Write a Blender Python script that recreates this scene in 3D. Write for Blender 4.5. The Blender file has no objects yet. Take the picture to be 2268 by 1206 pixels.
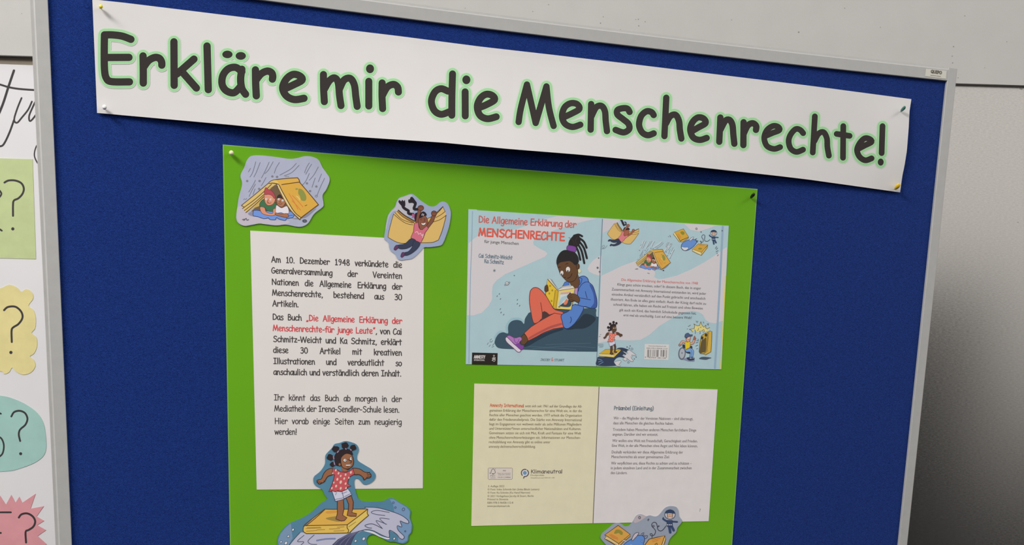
import bpy, math, random
from mathutils import Vector, Matrix
from mathutils.geometry import tessellate_polygon

S = bpy.context.scene
COL = S.collection
random.seed(7)

# ------------------------------------------------------------------ camera
W, H = 2268, 1206
FPX = 3141.51                     # focal length in pixels of the 2268 px wide frame
PPY = 1617.33                     # the photo is cropped from the upper part of a tall frame
RVEC = (0.2607, -0.3506, -0.0106)
Z0 = 1.34                         # height of the board's own origin above the floor
def rodrigues(r):
    v = Vector(r)
    return Matrix.Rotation(v.length, 3, v.normalized())
RB = rodrigues(RVEC)              # board axes (x right, y down, z away) -> camera axes
TB = Vector((-0.0194, -0.3047, 1.8272))
CB = -(RB.transposed() @ TB)      # camera centre in board axes
def b2w(v): return Vector((v[0], v[2], Z0 - v[1]))
CAM = b2w(CB)
cam_d = bpy.data.cameras.new('camera')
cam = bpy.data.objects.new('camera', cam_d); COL.objects.link(cam)
RT = RB.transposed()
def d2w(v): return Vector((v[0], v[2], -v[1]))
ax, ay, az = d2w(RT.col[0]), -d2w(RT.col[1]), -d2w(RT.col[2])
M = Matrix(((ax.x, ay.x, az.x, CAM.x), (ax.y, ay.y, az.y, CAM.y), (ax.z, ay.z, az.z, CAM.z), (0, 0, 0, 1)))
cam.matrix_world = M
cam_d.sensor_fit = 'HORIZONTAL'; cam_d.sensor_width = 36.0
cam_d.lens = FPX / W * 36.0
cam_d.shift_y = (PPY - H / 2) / W
cam_d.clip_start = 0.05
S.camera = cam

# ------------------------------------------------------------------ light and exposure
S.view_settings.view_transform = 'Standard'; S.view_settings.look = 'None'
S.view_settings.gamma = 1.0; S.view_settings.use_curve_mapping = False
S.view_settings.exposure = 0.0
wd = bpy.data.worlds.new('room_light'); S.world = wd; wd.use_nodes = True
nt = wd.node_tree; nt.nodes.clear()
o_ = nt.nodes.new('ShaderNodeOutputWorld'); bg_ = nt.nodes.new('ShaderNodeBackground')
tc_ = nt.nodes.new('ShaderNodeTexCoord'); sp_ = nt.nodes.new('ShaderNodeSeparateXYZ')
rp_ = nt.nodes.new('ShaderNodeValToRGB')
nt.links.new(tc_.outputs['Generated'], sp_.inputs[0])
mr_ = nt.nodes.new('ShaderNodeMapRange'); mr_.inputs[1].default_value = -1; mr_.inputs[2].default_value = 1
nt.links.new(sp_.outputs['Z'], mr_.inputs[0]); nt.links.new(mr_.outputs[0], rp_.inputs[0])
cr = rp_.color_ramp
cr.elements[0].position = 0.455; cr.elements[0].color = (0.008, 0.008, 0.010, 1)
cr.elements[1].position = 0.53; cr.elements[1].color = (0.78, 0.765, 0.745, 1)
nt.links.new(rp_.outputs[0], bg_.inputs[0]); bg_.inputs[1].default_value = 1.0
nt.links.new(bg_.outputs[0], o_.inputs[0])
def lamp(name, loc, aim, sx, sy, power, color):
    l = bpy.data.lights.new(name, 'AREA'); l.shape = 'RECTANGLE'; l.size = sx; l.size_y = sy
    l.energy = power; l.color = color
    o = bpy.data.objects.new(name, l); COL.objects.link(o); o.location = loc
    o.rotation_euler = (Vector(aim) - Vector(loc)).to_track_quat('-Z', 'Y').to_euler()
    return o
lamp('ceiling_lamp_left', (-2.35, -1.3, 3.35), (-0.3, 0.1, 1.5), 1.3, 0.6, 84, (1.0, 0.98, 0.95))
lamp('ceiling_lamp_right', (2.2, -1.3, 3.45), (0.4, 0, 1.5), 1.0, 0.5, 16, (1.0, 0.98, 0.95))

# ------------------------------------------------------------------ rays onto the real surfaces
def ray(px, py):
    return d2w(RT @ Vector(((px - W / 2) / FPX, (py - PPY) / FPX, 1.0)))
def on_plane(px, py, p0, n):
    d = ray(px, py); return CAM + d * ((p0 - CAM).dot(n) / d.dot(n))
NB = Vector((0, -1, 0))           # board faces -Y
def surf_board(px, py, off=0.0):
    d = ray(px, py); return CAM + d * ((-off - CAM.y) / d.y)
WD = Vector((0.92487, -0.38029, 0))            # the wall behind runs at an angle to the board
WN = Vector((-0.38029, -0.92487, 0))
WP = Vector((0.66, 0.30, Z0))
def surf_wall(px, py, off=0.0):
    return on_plane(px, py, WP + WN * off, WN)

# banner sheet: edges as seen, and how far it bulges off the felt
TOP = [(204.5,-1.5),(275,6),(697,57.5),(885,80),(1063,103),(1227,121.6),(1366,137.8),(1560,161.3),(1720,180.7),(1792,189.5),(2018.6,219.4)]
BOT = [(215,249.8),(508,276),(680,292.5),(780,302.3),(981,315.5),(1120,329),(1280,341.8),(1421,355.3),(1560,371.3),(1720,388.9),(1792,397.5),(1993.8,425.7)]
def interp(tab, x):
    if x <= tab[0][0]: a, b = tab[0], tab[1]
    elif x >= tab[-1][0]: a, b = tab[-2], tab[-1]
    else:
        for a, b in zip(tab, tab[1:]):
            if a[0] <= x <= b[0]: break
    return a[1] + (b[1] - a[1]) * (x - a[0]) / (b[0] - a[0])
def banner_uv(px, py):
    t, b = interp(TOP, px), interp(BOT, px)
    v = (py - t) / (b - t); v = min(max(v, -0.02), 1.02)
    u = (px - (204.5 + 10.5 * v)) / ((2018.6 - 24.8 * v) - (204.5 + 10.5 * v))
    return min(max(u, 0), 1), v
def bulge(u, v):
    s = math.sin(math.pi * min(max(u, 0), 1))
    e = s * s
    return 0.003 + 0.004 * e + 0.018 * (0.75 * e + 0.25 * s) * (max(v, 0) ** 1.3) + 0.0035 * math.exp(-((u - 1) / .05) ** 2) * math.sin(math.pi * min(max(v, 0), 1))
def surf_banner(px, py, off=0.0):
    u, v = banner_uv(px, py)
    return surf_board(px, py, bulge(u, v) + off)

# ------------------------------------------------------------------ materials
def s2l(c): return c / 12.92 if c <= 0.04045 else ((c + 0.055) / 1.055) ** 2.4
GAIN = 1.20
def alb(rgb, g=GAIN): return tuple(min(0.88, s2l(c / 255.0) * g) for c in rgb) + (1,)
MATS = {}
def principled(name, base, rough=0.6, spec=0.25, metal=0.0):
    m = bpy.data.materials.new(name); m.use_nodes = True
    b = m.node_tree.nodes['Principled BSDF']
    b.inputs['Base Color'].default_value = base; b.inputs['Roughness'].default_value = rough
    b.inputs['Specular IOR Level'].default_value = spec; b.inputs['Metallic'].default_value = metal
    return m, b
def ink(rgb):
    k = ('ink',) + tuple(rgb)
    if k not in MATS: MATS[k] = principled('print_%02x%02x%02x' % tuple(rgb), alb(rgb))[0]
    return MATS[k]
def N(m, t, **kw):
    n = m.node_tree.nodes.new(t)
    for k, v in kw.items(): setattr(n, k, v)
    return n
def L(m, a, b): m.node_tree.links.new(a, b)
def mottled(name, rgb, rough=0.6, spec=0.25, scale=60, amt=0.05, bump=0.0, bscale=300, g=GAIN, stretch=None):
    m, b = principled(name, alb(rgb, g), rough, spec)
    tc = N(m, 'ShaderNodeTexCoord'); mp = N(m, 'ShaderNodeMapping')
    if stretch: mp.inputs['Scale'].default_value = stretch
    L(m, tc.outputs['Object'], mp.inputs[0])
    n = N(m, 'ShaderNodeTexNoise'); n.inputs['Scale'].default_value = scale; n.inputs['Detail'].default_value = 6
    L(m, mp.outputs[0], n.inputs['Vector'])
    r = N(m, 'ShaderNodeValToRGB'); base = alb(rgb, g)
    r.color_ramp.elements[0].position = 0.3; r.color_ramp.elements[1].position = 0.7
    r.color_ramp.elements[0].color = tuple(max(0, c * (1 - amt)) for c in base[:3]) + (1,)
    r.color_ramp.elements[1].color = tuple(min(.95, c * (1 + amt)) for c in base[:3]) + (1,)
    L(m, n.outputs[0], r.inputs[0]); L(m, r.outputs[0], b.inputs['Base Color'])
    if bump:
        n2 = N(m, 'ShaderNodeTexNoise'); n2.inputs['Scale'].default_value = bscale; n2.inputs['Detail'].default_value = 4
        L(m, mp.outputs[0], n2.inputs['Vector'])
        bp = N(m, 'ShaderNodeBump'); bp.inputs['Strength'].default_value = bump; bp.inputs['Distance'].default_value = 0.002
        L(m, n2.outputs[0], bp.inputs['Height']); L(m, bp.outputs[0], b.inputs['Normal'])
    return m

# ------------------------------------------------------------------ object helpers
def tag(o, label=None, cat=None, group=None, kind=None):
    if label: o['label'] = label
    if cat: o['category'] = cat
    if group: o['group'] = group
    if kind: o['kind'] = kind
    return o
def wloc(o):
    p = Vector(o.location)
    while o.parent: o = o.parent; p = p + Vector(o.location)
    return p
def mk(name, verts, faces, mats, midx=None, parent=None, origin=None, smooth=False):
    verts = [Vector(v) for v in verts]
    lo = Vector([min(v[i] for v in verts) for i in range(3)]); hi = Vector([max(v[i] for v in verts) for i in range(3)])
    og = Vector(origin) if origin is not None else Vector(((lo.x + hi.x) / 2, (lo.y + hi.y) / 2, lo.z))
    me = bpy.data.meshes.new(name)
    me.from_pydata([v - og for v in verts], [], faces)
    for m in (mats if isinstance(mats, (list, tuple)) else [mats]): me.materials.append(m)
    if midx: me.polygons.foreach_set('material_index', midx)
    if smooth: me.polygons.foreach_set('use_smooth', [True] * len(me.polygons))
    me.update()
    o = bpy.data.objects.new(name, me); COL.objects.link(o)
    if parent: o.parent = parent; o.location = og - wloc(parent)
    else: o.location = og
    return o
def empty(name, loc, label, cat, group=None):
    o = bpy.data.objects.new(name, None); COL.objects.link(o); o.location = loc; o.empty_display_size = 0.02
    return tag(o, label, cat, group)
def box(lo, hi):
    x0, y0, z0 = lo; x1, y1, z1 = hi
    v = [(x0,y0,z0),(x1,y0,z0),(x1,y1,z0),(x0,y1,z0),(x0,y0,z1),(x1,y0,z1),(x1,y1,z1),(x0,y1,z1)]
    f = [(0,3,2,1),(4,5,6,7),(0,1,5,4),(1,2,6,5),(2,3,7,6),(3,0,4,7)]
    return v, f
def sweep(profile, path_fn, ts):
    """profile: list of (a,b); path_fn(t,a,b)->point"""
    v = []; f = []; n = len(profile)
    for t in ts: v += [path_fn(t, a, b) for a, b in profile]
    for i in range(len(ts) - 1):
        for j in range(n):
            k = (j + 1) % n
            f.append((i*n+j, i*n+k, (i+1)*n+k, (i+1)*n+j))
    f.append(tuple(range(n))[::-1]); f.append(tuple((len(ts)-1)*n + j for j in range(n)))
    return v, f

# ------------------------------------------------------------------ printed artwork: flat ink layers on the real sheets
def catmull(p, closed=False, step=3.0, maxn=10):
    if len(p) < 3 and not closed: return resample(p, 12)
    out = []; n = len(p); rng = range(n) if closed else range(n - 1)
    for i in rng:
        p1, p2 = p[i], p[(i + 1) % n]
        p0 = p[i - 1] if (i > 0 or closed) else p1
        p3 = p[(i + 2) % n] if (i + 2 < n or closed) else p2
        d = math.hypot(p2[0] - p1[0], p2[1] - p1[1])
        k = max(1, min(maxn, int(d / step)))
        for j in range(k):
            t = j / k; t2 = t * t; t3 = t2 * t
            out.append(tuple(0.5 * (2 * p1[a] + (p2[a] - p0[a]) * t + (2 * p0[a] - 5 * p1[a] + 4 * p2[a] - p3[a]) * t2 + (3 * p1[a] - p0[a] - 3 * p2[a] + p3[a]) * t3) for a in (0, 1)))
    if not closed: out.append(tuple(p[-1]))
    return out
def resample(p, step):
    out = [tuple(p[0])]
    for a, b in zip(p, p[1:]):
        d = math.hypot(b[0] - a[0], b[1] - a[1]); k = max(1, int(d / step))
        for j in range(1, k + 1): out.append((a[0] + (b[0] - a[0]) * j / k, a[1] + (b[1] - a[1]) * j / k))
    return out

class Art:
    STEP = 4e-6
    step = 4e-6
    def __init__(self, surf, base, parent):
        self.surf = surf; self.base = base; self.parent = parent
        self.lv = 1; self.m = (1, 0, 0, 0, 1, 0); self.k = 1.0; self.buf = None
    def crop(self, ox, oy, s):                       # coordinates read in an enlarged view
        self.m = (1 / s, 0, ox, 0, 1 / s, oy); self.k = 1 / s; return self
    def affine(self, src, dst):                      # dst given in frame pixels
        (x0, y0), (x1, y1), (x2, y2) = src
        A = Matrix(((x0, y0, 1), (x1, y1, 1), (x2, y2, 1))).inverted()
        ra = A @ Vector([d[0] for d in dst]); rb = A @ Vector([d[1] for d in dst])
        self.m = (ra[0], ra[1], ra[2], rb[0], rb[1], rb[2])
        self.k = math.sqrt(abs(ra[0] * rb[1] - ra[1] * rb[0])); return self
    def T(self, p):
        m = self.m; return (m[0]*p[0] + m[1]*p[1] + m[2], m[3]*p[0] + m[4]*p[1] + m[5])
    def begin(self, name, label=None):
        self.end(); self.buf = dict(name=name, label=label, v=[], f=[], mi=[], mats=[])
    def end(self):
        b = self.buf; self.buf = None
        if b and b['f']:
            o = mk(b['name'], b['v'], b['f'], b['mats'], b['mi'], self.parent)
            if b['label']: o['label'] = b['label']
            return o
    def _add(self, pts, faces, rgb, off, ramp=0.0):
        b = self.buf; m = ink(rgb)
        if m not in b['mats']: b['mats'].append(m)
        i = b['mats'].index(m); n0 = len(b['v'])
        for q in pts: b['v'].append(self.surf(q[0], q[1], off + (q[2] if len(q) > 2 else 0)))
        for f in faces: b['f'].append(tuple(n0 + j for j in f)); b['mi'].append(i)
    def off(self): self.lv += 1; return self.base + self.lv * self.step
    def poly(self, pts, rgb, s=1, ol=None, w=0):
        p = [self.T(q) for q in pts]
        if s: p = catmull(p, True, 2.0, 8)
        tri = tessellate_polygon([[Vector((q[0], q[1], 0)) for q in p]])
        self._add(p, tri, rgb, self.off())
        if ol: self._ribbon(p, w * self.k, ol, self.off(), True)
    def ell(self, c, rx, ry=None, rgb=(0, 0, 0), ol=None, w=0, rot=0.0):
        ry = ry or rx; n = 20 if rx * self.k > 2 else 10; cr_, sr_ = math.cos(rot), math.sin(rot)
        p = []
        for i in range(n):
            a = 2 * math.pi * i / n; x, y = rx * math.cos(a), ry * math.sin(a)
            p.append(self.T((c[0] + x * cr_ - y * sr_, c[1] + x * sr_ + y * cr_)))
        if rgb is not None: self._add(p, [tuple(range(n))], rgb, self.off())
        if ol: self._ribbon(p, w * self.k, ol, self.off(), True)
    def line(self, pts, w, rgb, s=1, closed=False, off=None):
        p = [self.T(q) for q in pts]; off = self.off() if off is None else off
        if s and len(p) > 2: self._ribbon(catmull(p, closed, 2.0, 8), w * self.k, rgb, off, closed)
        elif len(p) == 1: self._ribbon([p[0], (p[0][0] + .01, p[0][1])], w * self.k, rgb, off)
        else:
            for i, (a, b) in enumerate(zip(p, p[1:])): self._ribbon(resample([a, b], 12), w * self.k, rgb, off + i * 4e-6)
    def _ribbon(self, p, w, rgb, off, closed=False):
        q = [p[0]]
        for a in p[1:]:
            if math.hypot(a[0] - q[-1][0], a[1] - q[-1][1]) > 1e-3: q.append(a)
        if closed and len(q) > 2 and math.hypot(q[0][0] - q[-1][0], q[0][1] - q[-1][1]) < 1e-3: q.pop()
        p = q; n = len(p); h = w / 2
        if n < 2: return
        nor = []
        for i in range(n):
            a = p[i - 1] if (i > 0 or closed) else p[i]; b = p[(i + 1) % n] if (i < n - 1 or closed) else p[i]
            dx, dy = b[0] - a[0], b[1] - a[1]; d = math.hypot(dx, dy) or 1
            nor.append((-dy / d, dx / d))
        pts = []; faces = []; dz = 2e-6 / n
        for i in range(n):
            x, y = p[i]; nx, ny = nor[i]
            pts += [(x + nx * h, y + ny * h, i * dz), (x - nx * h, y - ny * h, i * dz)]
        for i in range(n if closed else n - 1):
            j = (i + 1) % n; faces.append((2*i, 2*i+1, 2*j+1, 2*j))
        if not closed:
            c = 3 if w < 2.2 else (5 if w < 6 else 9)
            for e, i in ((0, 0), (1, n - 1)):
                x, y = p[i]; nx, ny = nor[i]; a0 = math.atan2(ny, nx); base = len(pts); sg = 1 if e == 0 else -1
                for t in range(1, c):
                    a = a0 + sg * math.pi * t / c
                    pts.append((x + h * math.cos(a), y + h * math.sin(a), i * dz))
                faces.append((2*i,) + tuple(range(base, base + c - 1)) + (2*i + 1,))
        self._add(pts, faces, rgb, off)
    # --- lettering
    def text(self, s, p0, p1, em, w, rgb, lean=None, justify=False, xs=None, over=None):
        """hand-lettered strokes along a baseline p0-p1 (current coordinates); em and w too"""
        a, b = self.T(p0), self.T(p1); em *= self.k; w *= self.k
        if lean is None: lean = 0.0431 - 7.6e-5 * (a[0] - 133)
        dx, dy = b[0] - a[0], b[1] - a[1]; ln = math.hypot(dx, dy)
        words = s.split(' ')
        adv = [sum(GL(c)[0] for c in wd_) for wd_ in words]
        off = self.off(); keep = self.m; kk = self.k; self.m = (1, 0, 0, 0, 1, 0); self.k = 1
        if justify:
            xe = xs * kk; xe = min(xe, ln / (sum(adv) + 0.30 * (len(words) - 1))); gap = (ln - sum(adv) * xe) / max(1, len(words) - 1)
        else:
            tot = sum(adv) + 0.30 * (len(words) - 1); xe = ln / tot; gap = 0.30 * xe
        x = 0; nst = 0
        for wi, wd_ in enumerate(words):
            col = over(wi) if over else rgb
            for ci, c in enumerate(wd_):
                col2 = col
                if isinstance(col, tuple) and isinstance(col[0], tuple): col2 = col[0] if ci < col[2] else col[1]
                ga, st = GL(c)
                for kind, pts in st:
                    q = []
                    for gx, gy in pts:
                        t = (x + gx * xe) / ln
                        q.append((a[0] + dx * t + lean * -gy * em, a[1] + dy * t - gy * em))
                    nst += 1; o2 = off + (nst % 6) * 8e-6
                    if kind == 'd': self._ribbon([q[0], (q[0][0] + .02, q[0][1])], w * 1.25, col2, o2)
                    elif kind == 'l': self.line(q, w, col2, 0, off=o2)
                    elif kind == 'c': self._ribbon(catmull(q, True, 1.6, 5), w, col2, o2, True)
                    else: self._ribbon(catmull(q, False, 1.6, 5), w, col2, o2)
                x += ga * xe
            x += gap
        self.m = keep; self.k = kk
    def type(self, s, p0, p1, em, rgb, lean=None, bold=0.016):
        """plain printed type, fitted between the two ends of a baseline"""
        v, f, wid = type_mesh(s, 0.0)
        a, b = self.T(p0), self.T(p1); em *= self.k
        if lean is None: lean = 0.0431 - 7.6e-5 * (a[0] - 133)
        dx, dy = b[0] - a[0], b[1] - a[1]
        for i, sh in enumerate((0.0, bold)):                 # second pass thickens the stems
            pts = [(a[0] + dx * x / wid - lean * y * em + sh * em, a[1] + dy * x / wid - y * em) for x, y in v]
            self._add(pts, f, rgb, self.off() + i * 4e-6)

TCACHE = {}
def type_mesh(s, bold):
    k = (s, bold)
    if k in TCACHE: return TCACHE[k]
    fc = bpy.data.curves.new('t', 'FONT'); fc.body = s; fc.size = 1.0; fc.resolution_u = 2; fc.offset = bold
    ob = bpy.data.objects.new('t', fc); COL.objects.link(ob)
    dg = bpy.context.evaluated_depsgraph_get(); me = bpy.data.meshes.new_from_object(ob.evaluated_get(dg))
    v = [(q.co.x, q.co.y) for q in me.vertices]; f = [tuple(p.vertices) for p in me.polygons]
    bpy.data.objects.remove(ob); bpy.data.curves.remove(fc); bpy.data.meshes.remove(me)
    x0 = min(q[0] for q in v); x1 = max(q[0] for q in v)
    TCACHE[k] = ([(x - x0, y) for x, y in v], f, x1 - x0); return TCACHE[k]

GLYPHS = {
'a': '51|s 44,42 32,51 16,46 7,28 9,8 20,0 33,6 43,24|s 44,50 43,30 44,10 49,-1', 'b': '54|l 10,76 10,2|s 10,38 22,50 38,48 47,32 43,10 28,0 10,4',
'c': '48|s 44,42 34,51 20,48 8,32 8,14 20,1 34,2 45,10', 'd': '55|s 44,40 32,48 16,46 7,28 9,8 22,-1 36,4 44,16|l 46,76 46,-1',
'e': '52|s 9,22 30,26 43,36 38,48 24,52 10,40 6,20 14,4 28,-1 44,7', 'f': '43|s 42,72 33,76 23,70 20,52 19,0|l 4,46 38,47',
'g': '51|s 44,42 32,51 16,46 7,28 10,8 22,1 34,8 43,26|s 44,50 44,20 42,-10 32,-24 18,-23 8,-16', 'h': '54|l 10,76 9,0|s 9,28 20,46 34,50 42,38 43,16 46,0',
'i': '26|l 12,50 13,0|d 12,68', 'j': '34|s 24,50 24,10 21,-14 12,-24 2,-18|d 24,68', 'k': '50|l 10,76 10,0|l 42,50 12,22|l 22,30 46,0', 'l': '25|l 12,76 12,0',
'm': '76|l 9,51 9,0|s 9,26 16,44 28,50 35,40 37,20 38,0|s 37,26 44,44 56,50 63,40 66,20 69,0', 'n': '52|l 9,50 9,0|s 9,26 18,44 31,51 40,40 42,16 45,0',
'o': '53|c 26,51 10,42 7,22 16,2 30,0 44,14 46,34 38,48', 'p': '53|l 10,50 9,-24|s 10,38 22,50 38,46 46,28 40,8 26,0 10,6', 'q': '52|s 43,42 30,51 14,44 7,26 14,4 30,2 43,20|l 43,50 44,-24',
'r': '46|l 9,50 9,0|s 10,28 20,44 32,50 42,44 43,36', 's': '46|s 41,45 30,51 14,46 12,35 24,28 38,20 41,8 28,-1 8,4', 't': '46|l 22,70 22,0|l 4,49 41,50',
'u': '52|s 8,50 8,24 12,6 22,0 34,6 42,22|l 42,50 45,0', 'v': '48|l 6,50 22,0 41,50', 'w': '68|l 5,50 18,0 34,44 49,0 62,50', 'x': '54|l 8,50 46,0|l 44,50 8,0',
'y': '50|l 6,50 24,4|l 45,50 24,4 12,-24', 'z': '52|l 8,48 42,48 8,2 46,3',
'A': '71|l 8,-1 36,74 64,-1|l 18,26 56,27', 'B': '60|l 12,73 11,1|s 12,73 36,72 46,58 36,44 14,40|s 14,40 42,38 54,22 40,3 11,1',
'C': '60|s 54,62 42,74 24,66 10,40 10,16 22,0 40,1 56,12', 'D': '68|l 12,73 11,1|s 12,73 34,70 56,50 60,28 46,8 11,1', 'E': '60|l 54,73 14,72 12,1 56,2|l 13,38 50,39',
'F': '58|l 54,72 12,72 11,0|l 12,38 46,38', 'G': '67|s 52,66 36,73 18,60 9,34 18,6 36,0 54,10 60,34|l 60,34 36,33', 'H': '74|l 12,74 12,0|l 62,74 62,0|l 12,38 62,38',
'I': '54|l 8,72 46,72|l 27,72 27,2|l 8,2 46,2', 'J': '62|l 22,72 60,72|s 42,72 42,20 32,2 18,0 6,14', 'K': '59|l 12,74 12,0|l 50,72 13,34|l 22,42 54,0', 'L': '55|l 12,74 11,1 52,2',
'M': '87|l 8,0 20,74 42,8 64,74 78,0', 'N': '78|l 12,0 12,73 64,2 66,74', 'O': '80|c 40,74 18,64 9,36 20,6 40,0 62,12 70,38 60,66', 'P': '53|l 12,73 12,0|s 12,73 38,72 48,56 38,36 13,32',
'Q': '80|c 40,74 18,64 9,36 20,6 40,0 62,12 70,38 60,66|l 44,20 70,-8', 'R': '61|l 12,73 12,0|s 12,73 38,73 48,58 38,42 14,36|l 24,37 56,1', 'S': '66|s 58,64 42,74 20,68 14,54 30,42 52,32 56,14 38,0 10,8', 'T': '68|l 4,72 64,72|l 33,72 33,0',
'U': '72|s 12,74 10,30 18,6 36,0 54,8 62,30 62,74', 'V': '64|l 6,74 30,0 58,74', 'W': '100|l 6,74 24,1 48,70 72,1 94,74', 'Y': '62|l 6,74 31,38|l 58,74 31,38 28,0', 'Z': '66|l 10,72 56,72 8,2 60,2',
'0': '60|c 30,74 12,60 8,36 14,10 30,0 46,10 52,38 46,62', '1': '52|l 16,60 28,73 28,1|l 12,1 46,1', '2': '58|s 10,58 20,72 40,72 46,56 30,28 10,3|l 10,3 52,3',
'3': '58|s 12,66 28,74 46,64 40,46 22,40|s 22,40 46,36 50,18 34,0 10,6', '4': '60|l 42,0 42,73 8,26 54,26', '8': '60|s 30,40 14,52 16,68 30,74 44,68 46,54 30,40 12,28 10,12 28,0 48,8 50,24 30,40',
'9': '60|s 48,54 38,40 18,40 12,56 22,72 38,72 48,56 44,24 26,0', '.': '25|d 12,3', ',': '27|l 16,4 8,-12', '!': '24|l 12,74 12,20|d 12,3', '-': '40|l 6,28 34,28',
'\u201e': '42|l 16,4 8,-12|l 32,4 24,-12', '\u201c': '42|l 12,62 18,78|l 26,62 32,78', '(': '36|s 30,82 12,56 10,20 26,-14', ')': '36|s 8,82 26,56 28,20 10,-14', '?': '52|s 8,60 20,74 38,70 44,56 34,42 24,34 24,20|d 24,3',
}
GC = {}
def GL(c):
    if c in GC: return GC[c]
    um = {'\u00e4': 'a', '\u00f6': 'o', '\u00fc': 'u'}
    p = GLYPHS[um.get(c, c)].split('|'); st = []
    for q in p[1:]:
        k, rest = q[0], q[2:]
        st.append((k, [tuple(float(z) / 100 for z in t.split(',')) for t in rest.split(' ')]))
    if c in um: st += [('d', [(.17, .68)]), ('d', [(.36, .68)])]
    GC[c] = (float(p[0]) / 100, st); return GC[c]
# ------------------------------------------------------------------ setting
WANG = math.atan2(WD.y, WD.x)
def wallbox(name, s0, s1, z0, z1, o0, o1, mat):
    v, f = box((s0, -o1, z0), (s1, -o0, z1))
    o = mk(name, v, f, mat, origin=(0, 0, 0)); o.location = (WP.x, WP.y, 0); o.rotation_euler = (0, 0, WANG)
    return tag(o, kind='structure')
def steel():
    m, b = principled('brushed_steel', (0.62, 0.60, 0.57, 1), 0.36, 0.5, 1.0)
    tc = N(m, 'ShaderNodeTexCoord'); mp = N(m, 'ShaderNodeMapping'); mp.inputs['Scale'].default_value = (130, 130, 520)
    L(m, tc.outputs['Object'], mp.inputs[0])
    n = N(m, 'ShaderNodeTexNoise'); n.inputs['Scale'].default_value = 1.6; n.inputs['Detail'].default_value = 8; n.inputs['Roughness'].default_value = 0.7
    L(m, mp.outputs[0], n.inputs['Vector'])
    r = N(m, 'ShaderNodeValToRGB'); r.color_ramp.elements[0].position = 0.3; r.color_ramp.elements[1].position = 0.7
    r.color_ramp.elements[0].color = (0.54, 0.513, 0.483, 1); r.color_ramp.elements[1].color = (0.73, 0.70, 0.66, 1)
    L(m, n.outputs[0], r.inputs[0])
    n2 = N(m, 'ShaderNodeTexNoise'); n2.inputs['Scale'].default_value = 26; n2.inputs['Detail'].default_value = 5
    L(m, tc.outputs['Object'], n2.inputs['Vector'])
    r2 = N(m, 'ShaderNodeValToRGB'); r2.color_ramp.elements[0].position = 0.70; r2.color_ramp.elements[1].position = 0.78
    r2.color_ramp.elements[0].color = (1, 1, 1, 1); r2.color_ramp.elements[1].color = (0.78, 0.77, 0.76, 1)
    L(m, n2.outputs[0], r2.inputs[0])
    mx = N(m, 'ShaderNodeMix', data_type='RGBA', blend_type='MULTIPLY'); mx.inputs[0].default_value = 1
    L(m, r.outputs[0], mx.inputs[6]); L(m, r2.outputs[0], mx.inputs[7]); L(m, mx.outputs[2], b.inputs['Base Color'])
    mr = N(m, 'ShaderNodeMapRange'); mr.inputs[3].default_value = 0.13; mr.inputs[4].default_value = 0.25
    L(m, n.outputs[0], mr.inputs[0]); L(m, mr.outputs[0], b.inputs['Roughness'])
    b.inputs['Anisotropic'].default_value = 0.0
    return m
PROT = 0.013
zj = (surf_wall(2194, 186.5, PROT).z + surf_wall(37, 123, PROT).z) / 2
M_STEEL = steel()
M_WALLW = mottled('white_wall_panel', (175, 173, 170), 0.65, 0.2, 25, 0.02, 0.05, 400)
steel_wall = wallbox('wall_back', -2.6, 1.9, 0.0, zj + 0.06, -0.06, 0.0, M_STEEL)
wu = wallbox('wall_upper', -2.6, 1.9, zj, 3.1, 0.0005, PROT, M_WALLW)
M_FLOOR = mottled('dark_floor', (44, 42, 40), 0.6, 0.2, 8, 0.2)
v, f = box((-4, -6, -0.05), (4, 3, 0.0)); tag(mk('floor', v, f, M_FLOOR), kind='structure')

# added strip between white panel and flipchart sheet; taupe paints the steel's shade
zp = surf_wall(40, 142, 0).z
wallbox('shade_strip', -2.6, -0.75, zp - .10, zj - .001, 0.0004, 0.0018, mottled('taupe_shade_colour', (122, 113, 100), 0.7, 0.2, 60, 0.05))
v, f = box((-4, -3.3, 0.0), (0.47, -3.2, 1.86)); tag(mk('reflection_blocker', v, f, principled('dark_blocker', alb((26, 26, 28)), 0.8, 0.1)[0]), kind='structure')  # unseen dark slab added behind the camera to darken the steel's reflection
# tiny nail holes and specks in the white wall panel (part of its surface)
M_HOLE = principled('wall_hole', alb((124, 121, 115)), 0.8, 0.1)[0]
def specks():
    vs = []; fs = []
    for px, py, r in [(1330,51,1.6),(1336,37,1.2),(1414.7,57,1.5),(1429,48,1.2),(1413.7,42.4,1.4),(1408,43,1.0),(1374,65.3,1.0),(1769,71,2.0),(2109,124,1.3),(2110,139,1.5),
                      (2112,103,1.6),(2137,35,1.2),(1950,60,1.0),(2230,92,1.1),(1030,18,1.0),(1180,25,1.1),(1620,44,1.1),(1871,18,1.2),(2181,150,1.0),(2122,172,1.2),(48,30,.9),(1215,10,1.2)]:
        n0 = len(vs)
        for i in range(8):
            a = i * math.pi / 4; vs.append(surf_wall(px + .75 * r * math.cos(a), py + .75 * r * math.sin(a), PROT + 0.0003))
        fs.append(tuple(range(n0, n0 + 8)))
    o = mk('nail_hole', vs, fs, M_HOLE, parent=None)
    o.data.materials[0] = M_HOLE
    return o
M_SMUDGE = principled('steel_smudge', (0.56, 0.53, 0.49, 1), 0.32, 0.5, 1.0)[0]
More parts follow.
